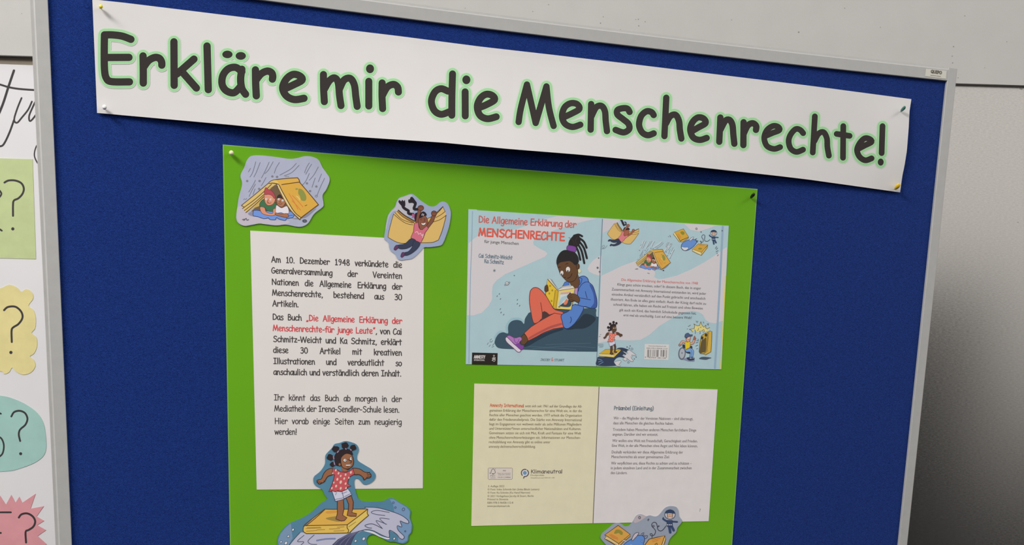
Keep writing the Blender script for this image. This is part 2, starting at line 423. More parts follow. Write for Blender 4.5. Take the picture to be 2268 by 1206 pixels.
for px, py, rad in [(2255, 492, 1.6), (2262, 196, 3.2)]:
    pts = [surf_wall(px + rad * (1 + .35 * math.sin(3 * t + px)) * math.cos(t), py + .8 * rad * (1 + .3 * math.cos(4 * t + py)) * math.sin(t), .0003) for t in [i * math.pi / 7 for i in range(14)]]
    o = mk('smudge', pts, [tuple(range(14))], M_SMUDGE)
    o.parent = steel_wall; o.matrix_parent_inverse = (Matrix.Translation(steel_wall.location) @ Matrix.Rotation(WANG, 4, 'Z')).inverted()
sp = specks(); sp.name = 'trim_1'; tag(sp, kind='structure')

# ------------------------------------------------------------------ pinboard
XL = (surf_board(106, 0, .004).x + surf_board(133.2, 600, .004).x + surf_board(155.9, 1140, .004).x) / 3
XR = (surf_board(2098.9, 178.9, .004).x + surf_board(2043.6, 700, .004).x + surf_board(1990.7, 1206, .004).x) / 3
zt = [surf_board(px, py, .004) for px, py in ((577, .3), (760, 23.4), (1300, 90.8), (1500, 113.8), (2098.9, 178.9))]
def fit_quad(P):
    A = Matrix(((0,)*3,)*3); B = Vector((0, 0, 0))
    for p in P:
        r = Vector((1, p.x, p.x * p.x))
        for i in range(3):
            B[i] += r[i] * p.z
            for j in range(3): A[i][j] += r[i] * r[j]
    return A.inverted() @ B
QZ = fit_quad(zt)
def ztop(x): return QZ[0] + QZ[1] * x + QZ[2] * x * x       # the top rail sags a few millimetres
ZBOT = 0.42; RW = 0.0165
def felt():
    m, b = principled('blue_felt', (0.02, 0.04, 0.2, 1), 0.95, 0.12)
    tc = N(m, 'ShaderNodeTexCoord')
    def noise(sc, dt, dist=0.0, st=None):
        mp = N(m, 'ShaderNodeMapping'); L(m, tc.outputs['Object'], mp.inputs[0])
        if st: mp.inputs['Scale'].default_value = st; mp.inputs['Rotation'].default_value = (0, 0.6, 0)
        n = N(m, 'ShaderNodeTexNoise'); n.inputs['Scale'].default_value = sc; n.inputs['Detail'].default_value = dt
        n.inputs['Distortion'].default_value = dist; n.inputs['Roughness'].default_value = 0.65
        L(m, mp.outputs[0], n.inputs['Vector']); return n
    n1 = noise(440, 4, 1.2, (1, 1, 1.9)); n2 = noise(1200, 2)
    mx = N(m, 'ShaderNodeMath', operation='MULTIPLY_ADD'); mx.inputs[1].default_value = 0.5
    hl = N(m, 'ShaderNodeMath', operation='MULTIPLY'); hl.inputs[1].default_value = 0.5
    L(m, n2.outputs[0], hl.inputs[0]); L(m, n1.outputs[0], mx.inputs[0]); L(m, hl.outputs[0], mx.inputs[2])
    r = N(m, 'ShaderNodeValToRGB'); r.color_ramp.elements[0].position = 0.38; r.color_ramp.elements[1].position = 0.66
    r.color_ramp.elements[0].color = alb((3, 23, 78)); r.color_ramp.elements[1].color = alb((31, 62, 136))
    L(m, mx.outputs[0], r.inputs[0]); L(m, r.outputs[0], b.inputs['Base Color'])
    bp = N(m, 'ShaderNodeBump'); bp.inputs['Strength'].default_value = 0.45; bp.inputs['Distance'].default_value = 0.001
    L(m, mx.outputs[0], bp.inputs['Height']); L(m, bp.outputs[0], b.inputs['Normal'])
    b.inputs['Sheen Weight'].default_value = 0.08; b.inputs['Sheen Roughness'].default_value = 0.5
    return m
M_FELT = felt()
M_ALU = mottled('anodised_aluminium', (168, 167, 165), 0.45, 0.4, 90, 0.03)
M_ALU.node_tree.nodes['Principled BSDF'].inputs['Metallic'].default_value = 0.1
M_BACK = principled('board_back', alb((70, 70, 72)), 0.7, 0.2)[0]
board = empty('pinboard', ((XL + XR) / 2, 0.01, 0.0), 'large blue felt pinboard in a grey aluminium frame standing before the wall', 'pinboard')
v, f = box((XL - .004, 0.0, ZBOT - .004), (XR + .004, 0.010, 1.925)); 
v = [Vector(q) for q in v]
# felt panel with its top edge following the rail
nx = 24; vs = []; fs = []
for i in range(nx + 1):
    x = XL - .004 + (XR - XL + .008) * i / nx
    for y, z in ((0, ZBOT - .004), (0, ztop(x) + .004), (.010, ztop(x) + .004), (.010, ZBOT - .004)): vs.append((x, y, z))
for i in range(nx):
    for j in range(4): fs.append((i*4+j, (i+1)*4+j, (i+1)*4+(j+1) % 4, i*4+(j+1) % 4))
fs += [(0, 1, 2, 3), (nx*4+3, nx*4+2, nx*4+1, nx*4)]
mk('felt_panel', vs, fs, M_FELT, parent=board)
def prof(rw): return [(0.0, -.0034), (.0006, -.004), (.0134, -.004), (.0146, -.0029), (.0148, .006), (rw, .006), (rw, .017), (0, .017)]
RW = .0160
zTL, zTR = ztop(XL) + RW, ztop(XR) + RW
v, f = sweep(prof(.0175), lambda t, a, b: (XL - a, b, t), [ZBOT - RW, zTL]); mk('frame_rail', v, f, M_ALU, parent=board)
v, f = sweep(prof(.0160), lambda t, a, b: (XR + a, b, t), [ZBOT - RW, zTR]); mk('frame_rail', v, f, M_ALU, parent=board)
v, f = sweep(prof(.0190), lambda t, a, b: (t, b, ztop(t) + a), [XL + .0002 + (XR - XL - .0004) * i / 30 for i in range(31)]); mk('frame_rail', v, f, M_ALU, parent=board)
v, f = sweep(prof(.0160), lambda t, a, b: (t, b, ZBOT - a), [XL + .0002, XR - .0002]); mk('frame_rail', v, f, M_ALU, parent=board)
v, f = box((XL - .002, .0101, ZBOT), (XR + .002, .0160, ztop(0) - .004)); mk('back_panel', v, f, M_BACK, parent=board)
for x in (XL - .002, XR + .002):
    v, f = box((x - .012, .0175, .03), (x + .012, .0405, 1.70)); mk('stand_post', v, f, M_ALU, parent=board)
    v, f = box((x - .015, -.22, 0), (x + .015, .06 if x > 0 else .26, .03)); mk('stand_foot', v, f, M_ALU, parent=board)
# maker's label on the top rail
def label_pt(x, y, off=0.0): return (1980 + x / 8.612, 120 + y / 8.612)
def paper(name, pts, surf, front, thick, mat, parent=None, smooth=False, closed_step=2.0):
    p = catmull(pts, True, closed_step, 8) if smooth else pts
    # keep edges following the surface
    q = resample(list(p) + [p[0]], 25)[:-1] if not smooth else p
    n = len(q); A = [surf(x, y, front) for x, y in q]; B = [surf(x, y, front - thick) for x, y in q]
    tri = tessellate_polygon([[Vector((x, y, 0)) for x, y in q]])
    vs = A + B; fs = [tuple(t) for t in tri] + [tuple(n + i for i in t[::-1]) for t in tri]
    for i in range(n): j = (i + 1) % n; fs.append((i, j, n + j, n + i))
    return mk(name, vs, fs, mat, parent=parent)
M_STICK = principled('label_film', alb((198, 195, 184)), 0.4, 0.4)[0]
lb = paper('maker_label', [label_pt(*q) for q in ((612, 278), (1005, 318), (990, 470), (592, 418))], surf_board, .0043, .0003, M_STICK, parent=board)
lb['label'] = 'small white QUIPO maker label on the top rail'
a = Art(surf_board, .00435, lb); a.begin('printed_text'); a.crop(1980, 120, 8.612)
a.text('QUIPO', (702, 352), (912, 380), 70, 19, (104, 97, 88), lean=-.1)
a.line([(700, 402), (760, 408), (800, 412)], 13, (140, 134, 122)); a.line([(812, 414), (890, 424)], 13, (140, 134, 122)); a.end()

# ------------------------------------------------------------------ white banner
M_PAPER = mottled('white_paper', (206, 203, 202), 0.7, 0.2, 18, 0.015, 0.06, 40)
M_PAPER2 = mottled('white_sheet', (217, 211, 208), 0.7, 0.2, 18, 0.012, 0.05, 40)
REDGE = [(0, 2018.6), (.13, 2014.4), (.32, 2012.4), (.55, 2008.6), (.71, 2003.4), (.83, 1998.2), (1, 1993.6)]
banner = empty('paper_banner', surf_board(1100, 312, .004), 'long white paper banner reading Erkläre mir die Menschenrechte pinned across the board top', 'banner')
def sheet(xa, xb, lift):
    nx = max(8, int((xb - xa) / 14)); ny = 16; F = []; B = []
    for j in range(ny + 1):
        v_ = j / ny
        l = (204.5 + 10.5 * v_) if xa is None or xa < 300 else xa + 4 * v_
        r = interp(REDGE, v_) if xb > 1990 else xb - 6 * v_
        for i in range(nx + 1):
            px = l + (r - l) * i / nx
            py = interp(TOP, px) * (1 - v_) + interp(BOT, px) * v_
            F.append(surf_banner(px, py, lift)); B.append(surf_banner(px, py, lift - .00014))
    n = len(F); w = nx + 1; fs = []
    for j in range(ny):
        for i in range(nx):
            q = (j*w+i, (j+1)*w+i, (j+1)*w+i+1, j*w+i+1); fs.append(q); fs.append(tuple(n + k for k in q[::-1]))
    rim = [i for i in range(w)] + [j*w+nx for j in range(1, ny+1)] + [ny*w+i for i in range(nx-1, -1, -1)] + [j*w for j in range(ny-1, 0, -1)]
    for a_, b_ in zip(rim, rim[1:] + rim[:1]): fs.append((a_, b_, n + b_, n + a_))
    mk('paper_sheet', F + B, fs, M_PAPER, parent=banner, smooth=False)
sheet(204, 799, 0.0); sheet(698, 1229, .00006); sheet(1135, 1613, .00012); sheet(1584, 2020, .00018)
A1 = (180, 0, 3.655); A2 = (680, 80, 3.655); A3 = (1120, 120, 3.655); A4_ = (1560, 100, 3.0155)
WORDS = [
 ('black word Erkläre with a pale green printed glow', A1, 60, [
  [[(402,318),(330,292),(250,282),(188,282)]], [[(188,282),(186,400),(188,560),(203,632),(245,660),(390,662)]], [[(190,465),(386,464)]],
  [[(500,452),(502,560),(502,672)]], [[(504,545),(545,490),(595,465),(632,472),(650,500),(652,527)]],
  [[(750,338),(752,690)]], [[(912,478),(775,598)]], [[(822,588),(932,712)]], [[(1018,372),(1028,725)]],
  [[(1300,580),(1250,545),(1190,557),(1147,610),(1140,680),(1172,732),(1235,750),(1285,705)]], [[(1300,560),(1290,640),(1300,715),(1330,762)]], ['d', (1183,440), 42, 31], ['d', (1291,452), 42, 32],
  [[(1410,565),(1412,680),(1417,775)]], [[(1413,650),(1455,598),(1505,575),(1540,588),(1550,615),(1547,640)]],
  [[(1655,715),(1720,685),(1787,648),(1770,615),(1715,602),(1660,640),(1630,710),(1660,775),(1725,805),(1803,795)]]]),
 ('black word mir with a pale green printed glow', A2, 58, [
  [[(133,310),(134,420),(140,530)]], [[(140,430),(180,362),(222,337),(252,375),(263,480),(275,562)]], [[(262,430),(300,355),(350,342),(383,395),(395,490),(406,568)]],
  [[(500,365),(500,565)]], ['d', (510,264), 33, 36], [[(608,378),(607,480),(612,586)]], [[(610,480),(650,412),(700,390),(733,412),(740,452)]]]),
 ('black word die with a pale green printed glow', A2, 57, [
  [[(1140,445),(1085,425),(1035,452),(1007,525),(1030,600),(1085,632),(1150,612)]], [[(1178,305),(1173,480),(1172,640)]],
  [[(1280,450),(1281,645)]], ['d', (1290,353), 33, 36], [[(1390,580),(1455,553),(1518,515),(1500,480),(1450,470),(1402,505),(1378,570),(1400,640),(1460,668),(1532,652)]]]),
 ('black word Menschenrechte with an exclamation mark and pale green glow', A3, 52, [
  [[(105,548),(122,440),(172,245)]], [[(172,245),(243,556)]], [[(243,556),(330,260)]], [[(330,260),(350,430),(388,580)]],
  [[(470,510),(540,477),(597,442),(577,403),(525,397),(477,430),(456,500),(480,562),(540,588),(604,570)]],
  [[(692,403),(690,500),(688,610)]], [[(693,505),(732,430),(775,418),(803,460),(810,540),(820,622)]],
  [[(1003,467),(985,440),(945,437),(905,452),(905,488),(950,525),(993,562),(1000,605),(955,632),(890,612)]],
  [[(1198,492),(1180,468),(1140,462),(1097,500),(1080,570),(1103,630),(1150,655),(1198,640)]],
  [[(1300,352),(1293,500),(1285,662)]], [[(1298,560),(1332,502),(1375,490),(1403,540),(1410,610),(1422,682)]],
  [[(1500,627),(1560,592),(1618,557),(1602,520),(1555,512),(1512,550),(1494,610),(1517,672),(1570,693),(1627,677)]],
  [[(1738,512),(1734,600),(1729,708)]], [[(1738,612),(1777,540),(1810,530),(1835,570),(1843,650),(1851,724)]],
  [[(1926,550),(1924,735)]], [[(1926,645),(1960,577),(2000,558),(2028,580),(2026,612)]]]),
]
LAST = [[[(408,606),(455,586),(502,566),(490,543),(455,540),(416,570),(400,620),(418,672),(465,692),(506,680)]],
  [[(660,587),(640,565),(610,560),(577,595),(563,640),(577,690),(615,712),(659,697)]],
  [[(738,475),(731,600),(724,716)]], [[(735,640),(762,592),(795,580),(818,620),(822,680),(832,737)]],
  [[(928,540),(926,751)]], [[(884,592),(970,605)]],
  [[(1022,695),(1070,670),(1117,645),(1102,625),(1070,622),(1037,655),(1020,700),(1037,745),(1075,768),(1117,755)]],
  [[(1190,540),(1184,720)]], ['d', (1178,780), 20, 24]]
INKB = (47, 41, 40)
for wi, (lab, cr_, wd_, strokes) in enumerate(WORDS):
    a = Art(surf_banner, .00025, banner); a.step = 6e-6; a.begin('printed_word', lab)
    sets = [(cr_, wd_, strokes)] + ([(A4_, 39, LAST)] if wi == 3 else [])
    for grow, rgb in ((50, (192, 209, 187)), (43, (172, 205, 168)), (34, (146, 199, 146)), (14, (160, 207, 156)), (0, INKB)):
        for cc, w_, st in sets:
            a.crop(*cc); g = grow if cc is not A4_ else grow * .82
            base_lv = a.lv
            for k, s_ in enumerate(st):
                a.lv = base_lv + (k % 5)
                if s_[0] == 'd': a.ell(s_[1], s_[2] + g / 2, s_[3] + g / 2, rgb)
                else: a.line(resample(s_[0], 40) if len(s_[0]) == 2 else s_[0], w_ + g, rgb)
            a.lv = base_lv
        a.lv += 5
    a.end()

# ------------------------------------------------------------------ push pins
def lathe(prof, n=16):
    vs = []; fs = []
    for y, r in prof:
        for i in range(n): t = 2 * math.pi * i / n; vs.append(Vector((r * math.cos(t), y, r * math.sin(t))))
    for j in range(len(prof) - 1):
        for i in range(n): k = (i + 1) % n; fs.append((j*n+i, j*n+k, (j+1)*n+k, (j+1)*n+i))
    fs.append(tuple(range(n))); fs.append(tuple((len(prof)-1)*n + i for i in range(n))[::-1])
    return vs, fs
M_NEEDLE = principled('needle_steel', (0.6, 0.6, 0.6, 1), 0.3, 0.5, 1.0)[0]
def pin(px, py, surf, rgb, label, sc=1.0, h=.0085, up=.0):
    tip = surf(px, py, h); flat = Vector((tip.x, surf(px, py, 0.0).y, tip.z)); 
    base = Vector((tip.x, tip.y + h, tip.z - up * h)); tl = lambda q: Vector((q.x, q.y, q.z - q.y * up)) + base
    e = empty('push_pin', base, label, 'push pin', 'push pins in the board')
    hd = [(-.0028, .0009), (-.0032, .0019), (-.0050, .0023), (-.0078, .0025), (-.0094, .0022), (-.0101, .0016), (-.0104, .0009), (-.0105, .0003), (-.0105, .00003)]
    v, f = lathe([(y * 1.0, r * sc) for y, r in hd]); v = [tl(q) for q in v]
    m = principled('pin_plastic_%02x%02x%02x' % rgb, alb(rgb), 0.35, 0.5)[0]
    mk('pin_head', v, f, m, parent=e, smooth=True)
    v, f = lathe([(.004, .0002), (.003, .0005), (-.0030, .0005)], 8); v = [tl(q) for q in v]
    mk('needle', v, f, M_NEEDLE, parent=e)
pin(223.6, 14.2, surf_banner, (226, 206, 62), 'yellow push pin in the top left corner of the banner', .85)
pin(231.6, 236.8, surf_banner, (228, 224, 218), 'white push pin in the bottom left corner of the banner')
pin(2002.4, 238.8, surf_banner, (62, 112, 100), 'dark green push pin in the top right corner of the banner', .9, up=.45)
pin(1989.6, 410.6, surf_banner, (214, 178, 40), 'yellow push pin in the bottom right corner of the banner', 1.25, up=.45)
pin(512.8, 338.0, surf_board, (222, 216, 176), 'cream push pin in the top left corner of the green card', 1.05)
pin(1668.6, 431.0, surf_board, (22, 26, 18), 'black push pin in the top right corner of the green card', .9, up=.45)

# ------------------------------------------------------------------ green card
M_GREEN = mottled('green_card', (98, 160, 22), 0.65, 0.2, 10, 0.03)
g0, g1 = surf_board(493.5, 319.8, .0009), surf_board(1677.8, 418.2, .0009)
gx = (g1 - g0).normalized(); gz = Vector((gx.z, 0, -gx.x)); HC = 0.497
gl = (surf_board(509.5, 1206, .0009) - g0).normalized(); gr = (surf_board(1621.5, 1206, .0009) - g1).normalized()
A_ = [g0, g1, g1 + gr * HC, g0 + gl * HC]
M_CUT_EDGE = principled('pale_cut_edge', alb((128, 172, 92)), 0.7, 0.2)[0]
e_ = .0009; ins = [A_[0] + gx * e_ - gz * -e_, A_[1] - gx * e_ - gz * -e_, A_[2] - gx * e_, A_[3] + gx * e_]
vs = A_ + [p + Vector((0, .0006, 0)) for p in A_] + ins
card = mk('green_card', vs, [(8,9,10,11),(7,6,5,4),(0,4,5,1),(1,5,6,2),(2,6,7,3),(3,7,4,0),(0,1,9,8),(1,2,10,9),(2,3,11,10),(3,0,8,11)], [M_GREEN, M_CUT_EDGE], [0,0,1,1,1,1,1,1,1,1])
tag(card, 'big bright green card pinned on the blue board under the banner', 'poster card')
# ------------------------------------------------------------------ white text sheet
TXT = (70, 64, 64); RED = (203, 72, 78)
sh = paper('text_sheet', [(554.2,510.4),(939,530.8),(936.5,1080.6),(568.6,1083.6)], surf_board, .0013, .0003, M_PAPER2)
tag(sh, 'white text sheet on the left of the green card starting Am 10. Dezember', 'paper sheet')
a = Art(surf_board, .00135, sh); LN = 0.013
def lean_at(px): return 0.0431 - 7.6e-5 * (px - 133) + LN
def para(lines, w, name, xs=59.5, em=70):
    a.begin(name); a.lv = 1
    for t, x0, y0, x1, y1, just, over in lines:
        a.text(t, (x0, y0), (x1, y1), em, w, TXT, lean=lean_at(700), justify=just, xs=xs, over=over); a.lv = 1
    a.end()
a.crop(540, 500, 4.0195)
para([('Am 10. Dezember 1948 verk\u00fcndete die',243,322,1410,372,1,None), ('Generalversammlung der Vereinten',243,420,1410,470,1,None),
 ('Nationen die Allgemeine Erkl\u00e4rung der',247,522,1410,566,1,None), ('Menschenrechte, bestehend aus 30',250,618,1410,660,1,None), ('Artikeln.',253,713,490,722,0,None)], 8.7, 'printed_paragraph')
para([('Das Buch \u201eDie Allgemeine Erkl\u00e4rung der',255,833,1410,871,1,lambda i: TXT if i < 2 else RED),
 ('Menschenrechte-f\u00fcr junge Leute\u201c, von Cai',257,932,1408,966,1,lambda i: RED if i < 2 else ((RED, TXT, 6) if i == 2 else TXT)),
 ('Schmitz-Weicht und Ka Schmitz, erkl\u00e4rt',259,1030,1408,1060,1,None), ('diese 30 Artikel mit kreativen',261,1127,1408,1153,1,None),
 ('Illustrationen und verdeutlicht so',262,1226,1408,1246,1,None), ('anschaulich und verst\u00e4ndlich deren Inhalt.',263,1323,1404,1338,1,None)], 8.7, 'printed_paragraph')
a.crop(540, 800, 4.0195)
para([('Ihr k\u00f6nnt das Buch ab morgen in der',267,344,1406,359,1,None), ('Mediathek der Irena-Sendler-Schule lesen.',270,442,1388,454,1,None),
 ('Hier vorab einige Seiten zum neugierig',273,554,1406,563,1,None), ('werden!',274,649,473,650,0,None)], 7.6, 'printed_paragraph')

# ------------------------------------------------------------------ drawing: two children reading under a book roof
DK = (86, 62, 44)
def draw_tent(a, big=True):
    if big: a.begin('printed_rain', 'grey rain strokes')
    G = (112, 114, 128); w = 8 if big else 9
    if not big:
        for q in [[(440,275),(365,470)],[(495,285),(415,470)],[(640,275),(512,480)],[(740,285),(675,420)],[(955,295),(745,445)],[(1150,290),(1075,435)],[(1235,340),(1120,510)],[(1315,485),(1215,715)],[(1240,330),(1060,520)]]:
            a.lv = 1; a.line([(x - 26, y - 10) for x, y in q], 22, (198, 204, 208), 0)
    a.lv = 3
    for q in [[(440,275),(400,410),(365,470)],[(495,285),(450,400),(415,470)],[(610,280),(550,410),(512,480)],[(660,275),(600,380),(555,425)],[(740,285),(700,350),(675,420)],[(955,295),(880,370),(745,445)],
              [(990,320),(900,410),(800,455)],[(1120,290),(1085,350),(1060,415)],[(1150,305),(1110,370),(1075,435)],[(1235,340),(1180,440),(1120,510)],[(1275,430),(1235,530)],[(1315,485),(1260,600),(1218,705)],
              [(1195,480),(1155,600)],[(1120,425),(1070,530),(1000,600)],[(435,510),(400,580),(350,660)],[(435,560),(390,640),(355,715)],[(570,475),(540,530),(510,580)],[(430,620),(405,690)],[(372,360),(345,405)]]:
        a.lv = 3; a.line(q, w, G)
    for x, y in [(330,520),(488,520),(650,462),(710,468),(1090,550),(1210,590),(1130,648),(482,620)]: a.lv = 3; a.ell((x, y), 12, 11, (130, 130, 140), G, 6)
    a.ell((1210, 712), 14, 12, None, G, 7); a.line([(285,760),(295,745),(310,755),(325,742)], 7, G); a.line([(815,465),(835,460)], 7, G); a.line([(845,466),(858,462)], 7, G)
    if big: a.begin('printed_book', 'yellow book standing like a tent')
    a.lv = max(a.lv + 1, 6)
    a.poly([(340,935),(420,900),(470,960),(400,970)], (140,138,160)); a.poly([(890,990),(1000,1000),(1200,870),(1180,900),(1060,990)], (135,135,152))
    a.poly([(255,830),(600,545),(690,560),(600,720),(520,800),(310,922)], (213,184,112), 0)
    a.poly([(690,565),(640,600),(560,690),(440,850),(380,905),(880,930),(930,920),(800,720),(730,610)], (112,92,68), 0)
    a.poly([(400,870),(540,700),(560,640),(640,590),(560,720),(480,840)], (196,166,96), 0)
    for q in [[(258,830),(430,690),(600,548)],[(258,832),(290,850)],[(270,870),(420,760),(560,640)],[(295,895),(430,790),(545,690)],[(312,922),(420,830),(540,720)],[(640,560),(600,600),(560,640)]]: a.line(q, 9, DK)
    if big: a.begin('printed_blanket', 'blue blanket')
    a.poly([(405,925),(415,895),(470,893),(520,900),(880,905),(925,950),(905,985),(830,1000),(815,1022),(740,1005),(700,985),(690,1012),(620,1010),(600,990),(540,998),(470,975),(410,962)], (112,147,214), 1, (56,72,124), 8)
    a.line([(830,990),(870,960),(910,955)], 6, (56,72,124))
    if big: a.begin('printed_child', 'red haired child in a green shirt')
    else: a.lv += 1
    a.poly([(488,812),(520,765),(560,755),(640,790),(692,795),(698,872),(650,905),(580,895),(555,858),(500,848)], (64,112,78), 1, (36,66,46), 6)
    a.poly([(496,850),(552,860),(572,912),(650,932),(660,880),(692,872),(690,945),(630,960),(540,942),(502,905)], (212,146,116), 1, (120,62,48), 6)
    a.poly([(555,690),(620,682),(680,715),(684,770),(655,815),(600,830),(562,800),(548,740)], (214,148,118), 1, (130,66,54), 6)
    a.poly([(568,600),(590,622),(632,640),(660,665),(686,715),(676,745),(645,705),(600,690),(555,692),(548,650)], (176,76,84), 1, (112,46,56), 5)
    a.ell((575,750), 15, 12, (224,220,216)); a.ell((630,755), 15, 12, (224,220,216)); a.ell((580,750), 5, 5, (60,40,36)); a.ell((634,756), 5, 5, (60,40,36))
    a.line([(598,755),(586,790),(606,790)], 7, (128,62,52)); a.line([(585,800),(610,806),(635,795)], 6, (128,62,52))
    if big: a.begin('printed_child', 'dark haired child in a white shirt')
    else: a.lv += 1
    a.poly([(706,725),(735,690),(775,705),(792,740),(760,750),(712,752)], (58,46,46))
    a.poly([(700,830),(735,845),(770,862),(838,840),(860,925),(800,935),(760,920),(695,925)], (222,216,222), 1, (120,96,100), 5)
    a.poly([(692,925),(760,938),(842,935),(850,980),(780,975),(692,950)], (166,112,84), 1, (98,52,44), 6)
    a.poly([(708,742),(760,738),(805,765),(814,800),(795,835),(768,852),(722,828),(706,790)], (170,116,86), 1, (98,56,44), 6)
    a.ell((733,752), 14, 13, (224,220,216)); a.ell((782,768), 14, 13, (224,220,216)); a.ell((737,755), 5, 5, (50,36,32)); a.ell((785,771), 5, 5, (50,36,32)); a.line([(728,805),(755,815),(775,808)], 6, (98,52,44)); a.line([(752,770),(742,790),(758,792)], 6, (98,52,44))
    if big: a.begin('printed_cover', 'golden front cover of the book tent')
    else: a.lv += 1
    a.poly([(690,560),(735,570),(800,695),(925,905),(1016,985),(1000,1012),(910,930),(830,810),(750,650)], (226,203,146), 0)
    a.poly([(605,548),(618,528),(650,512),(690,503),(720,520),(735,560),(700,552),(655,545)], (226,190,108), 1, DK, 8)
    a.poly([(690,503),(800,490),(970,478),(985,500),(1000,535),(860,550),(735,570),(720,525)], (216,170,76), 0)
    a.poly([(735,570),(860,550),(1000,535),(1120,680),(1236,820),(1130,900),(1016,985),(925,905),(800,695)], (214,166,72), 0)
    a.poly([(985,620),(1015,622),(1050,650),(1082,720),(1070,770),(1020,765),(1000,710),(980,680)], (140,144,72)); a.ell((960,622), 18, 12, (150,146,80))
    for q in [[(860,680),(930,790),(975,880)],[(905,705),(970,770),(1040,850)],[(900,770),(960,830),(1010,890)]]: a.line(q, 9, (214,124,62))
    a.line([(960,712),(985,735),(1000,760)], 14, (232,196,110)); a.line([(1065,835),(1090,825)], 7, DK)
    for q in [[(690,503),(800,490),(970,478)],[(970,478),(990,505),(998,540)],[(770,566),(860,552),(1000,533)],[(1000,540),(1120,680),(1236,820)],[(1236,820),(1130,900),(1016,985)],[(735,570),(800,695),(925,905),(1014,985)],[(700,560),(790,740),(880,890),(998,1010)],[(998,1010),(1016,985)]]: a.line(q, 10, DK)
    a.line([(720,600),(800,760),(890,895),(985,990)], 5, (150,116,70))
    if big:
        a.begin('printed_scribble'); a.line([(268,1010),(300,1003),(285,1022),(318,992),(325,1018),(348,1008)], 8, (92,92,104)); a.begin('printed_scribble'); a.ell((1060,1026), 26, 16, (104,108,122), (70,74,88), 7); a.line([(1040,1035),(1065,1010),(1082,1032)], 7, (60,64,78))
        a.end()
M_CUT = {}
def cutmat(rgb):
    if rgb not in M_CUT: M_CUT[rgb] = mottled('cutout_paper_%02x%02x%02x' % rgb, rgb, 0.6, 0.25, 45, 0.05)
    return M_CUT[rgb]
def cutout(name, crop, pts, rgb, label):
    ox, oy, s = crop
    o = paper(name, [(ox + x / s, oy + y / s) for x, y in pts], surf_board, .0019, .0004, cutmat(rgb), smooth=True)
    tag(o, label, 'paper cutout'); a = Art(surf_board, .00192, o); a.crop(*crop); return o, a
CG = (490, 310, 5.743)
o, a = cutout('paper_cutout', CG, [(390,200),(520,195),(700,215),(860,238),(960,230),(1060,205),(1160,212),(1240,255),(1290,350),(1340,420),(1380,500),(1340,620),(1290,700),(1300,800),(1290,850),(1180,940),(1110,1050),(1040,1095),(960,1100),(820,1075),(700,1085),(560,1070),(480,1062),(380,1080),(290,1090),(215,1050),(190,980),(205,850),(225,720),(265,560),(245,450),(290,350),(330,250)],
  (170,174,195), 'grey paper cutout of two children under a book tent in the rain')
a.begin('printed_ground', 'paler lilac ground'); a.poly([(205,860),(260,850),(340,930),(600,1010),(860,1030),(820,1068),(700,1078),(560,1063),(480,1055),(380,1072),(290,1082),(222,1045),(198,980)], (190,182,194)); a.end()
draw_tent(a)

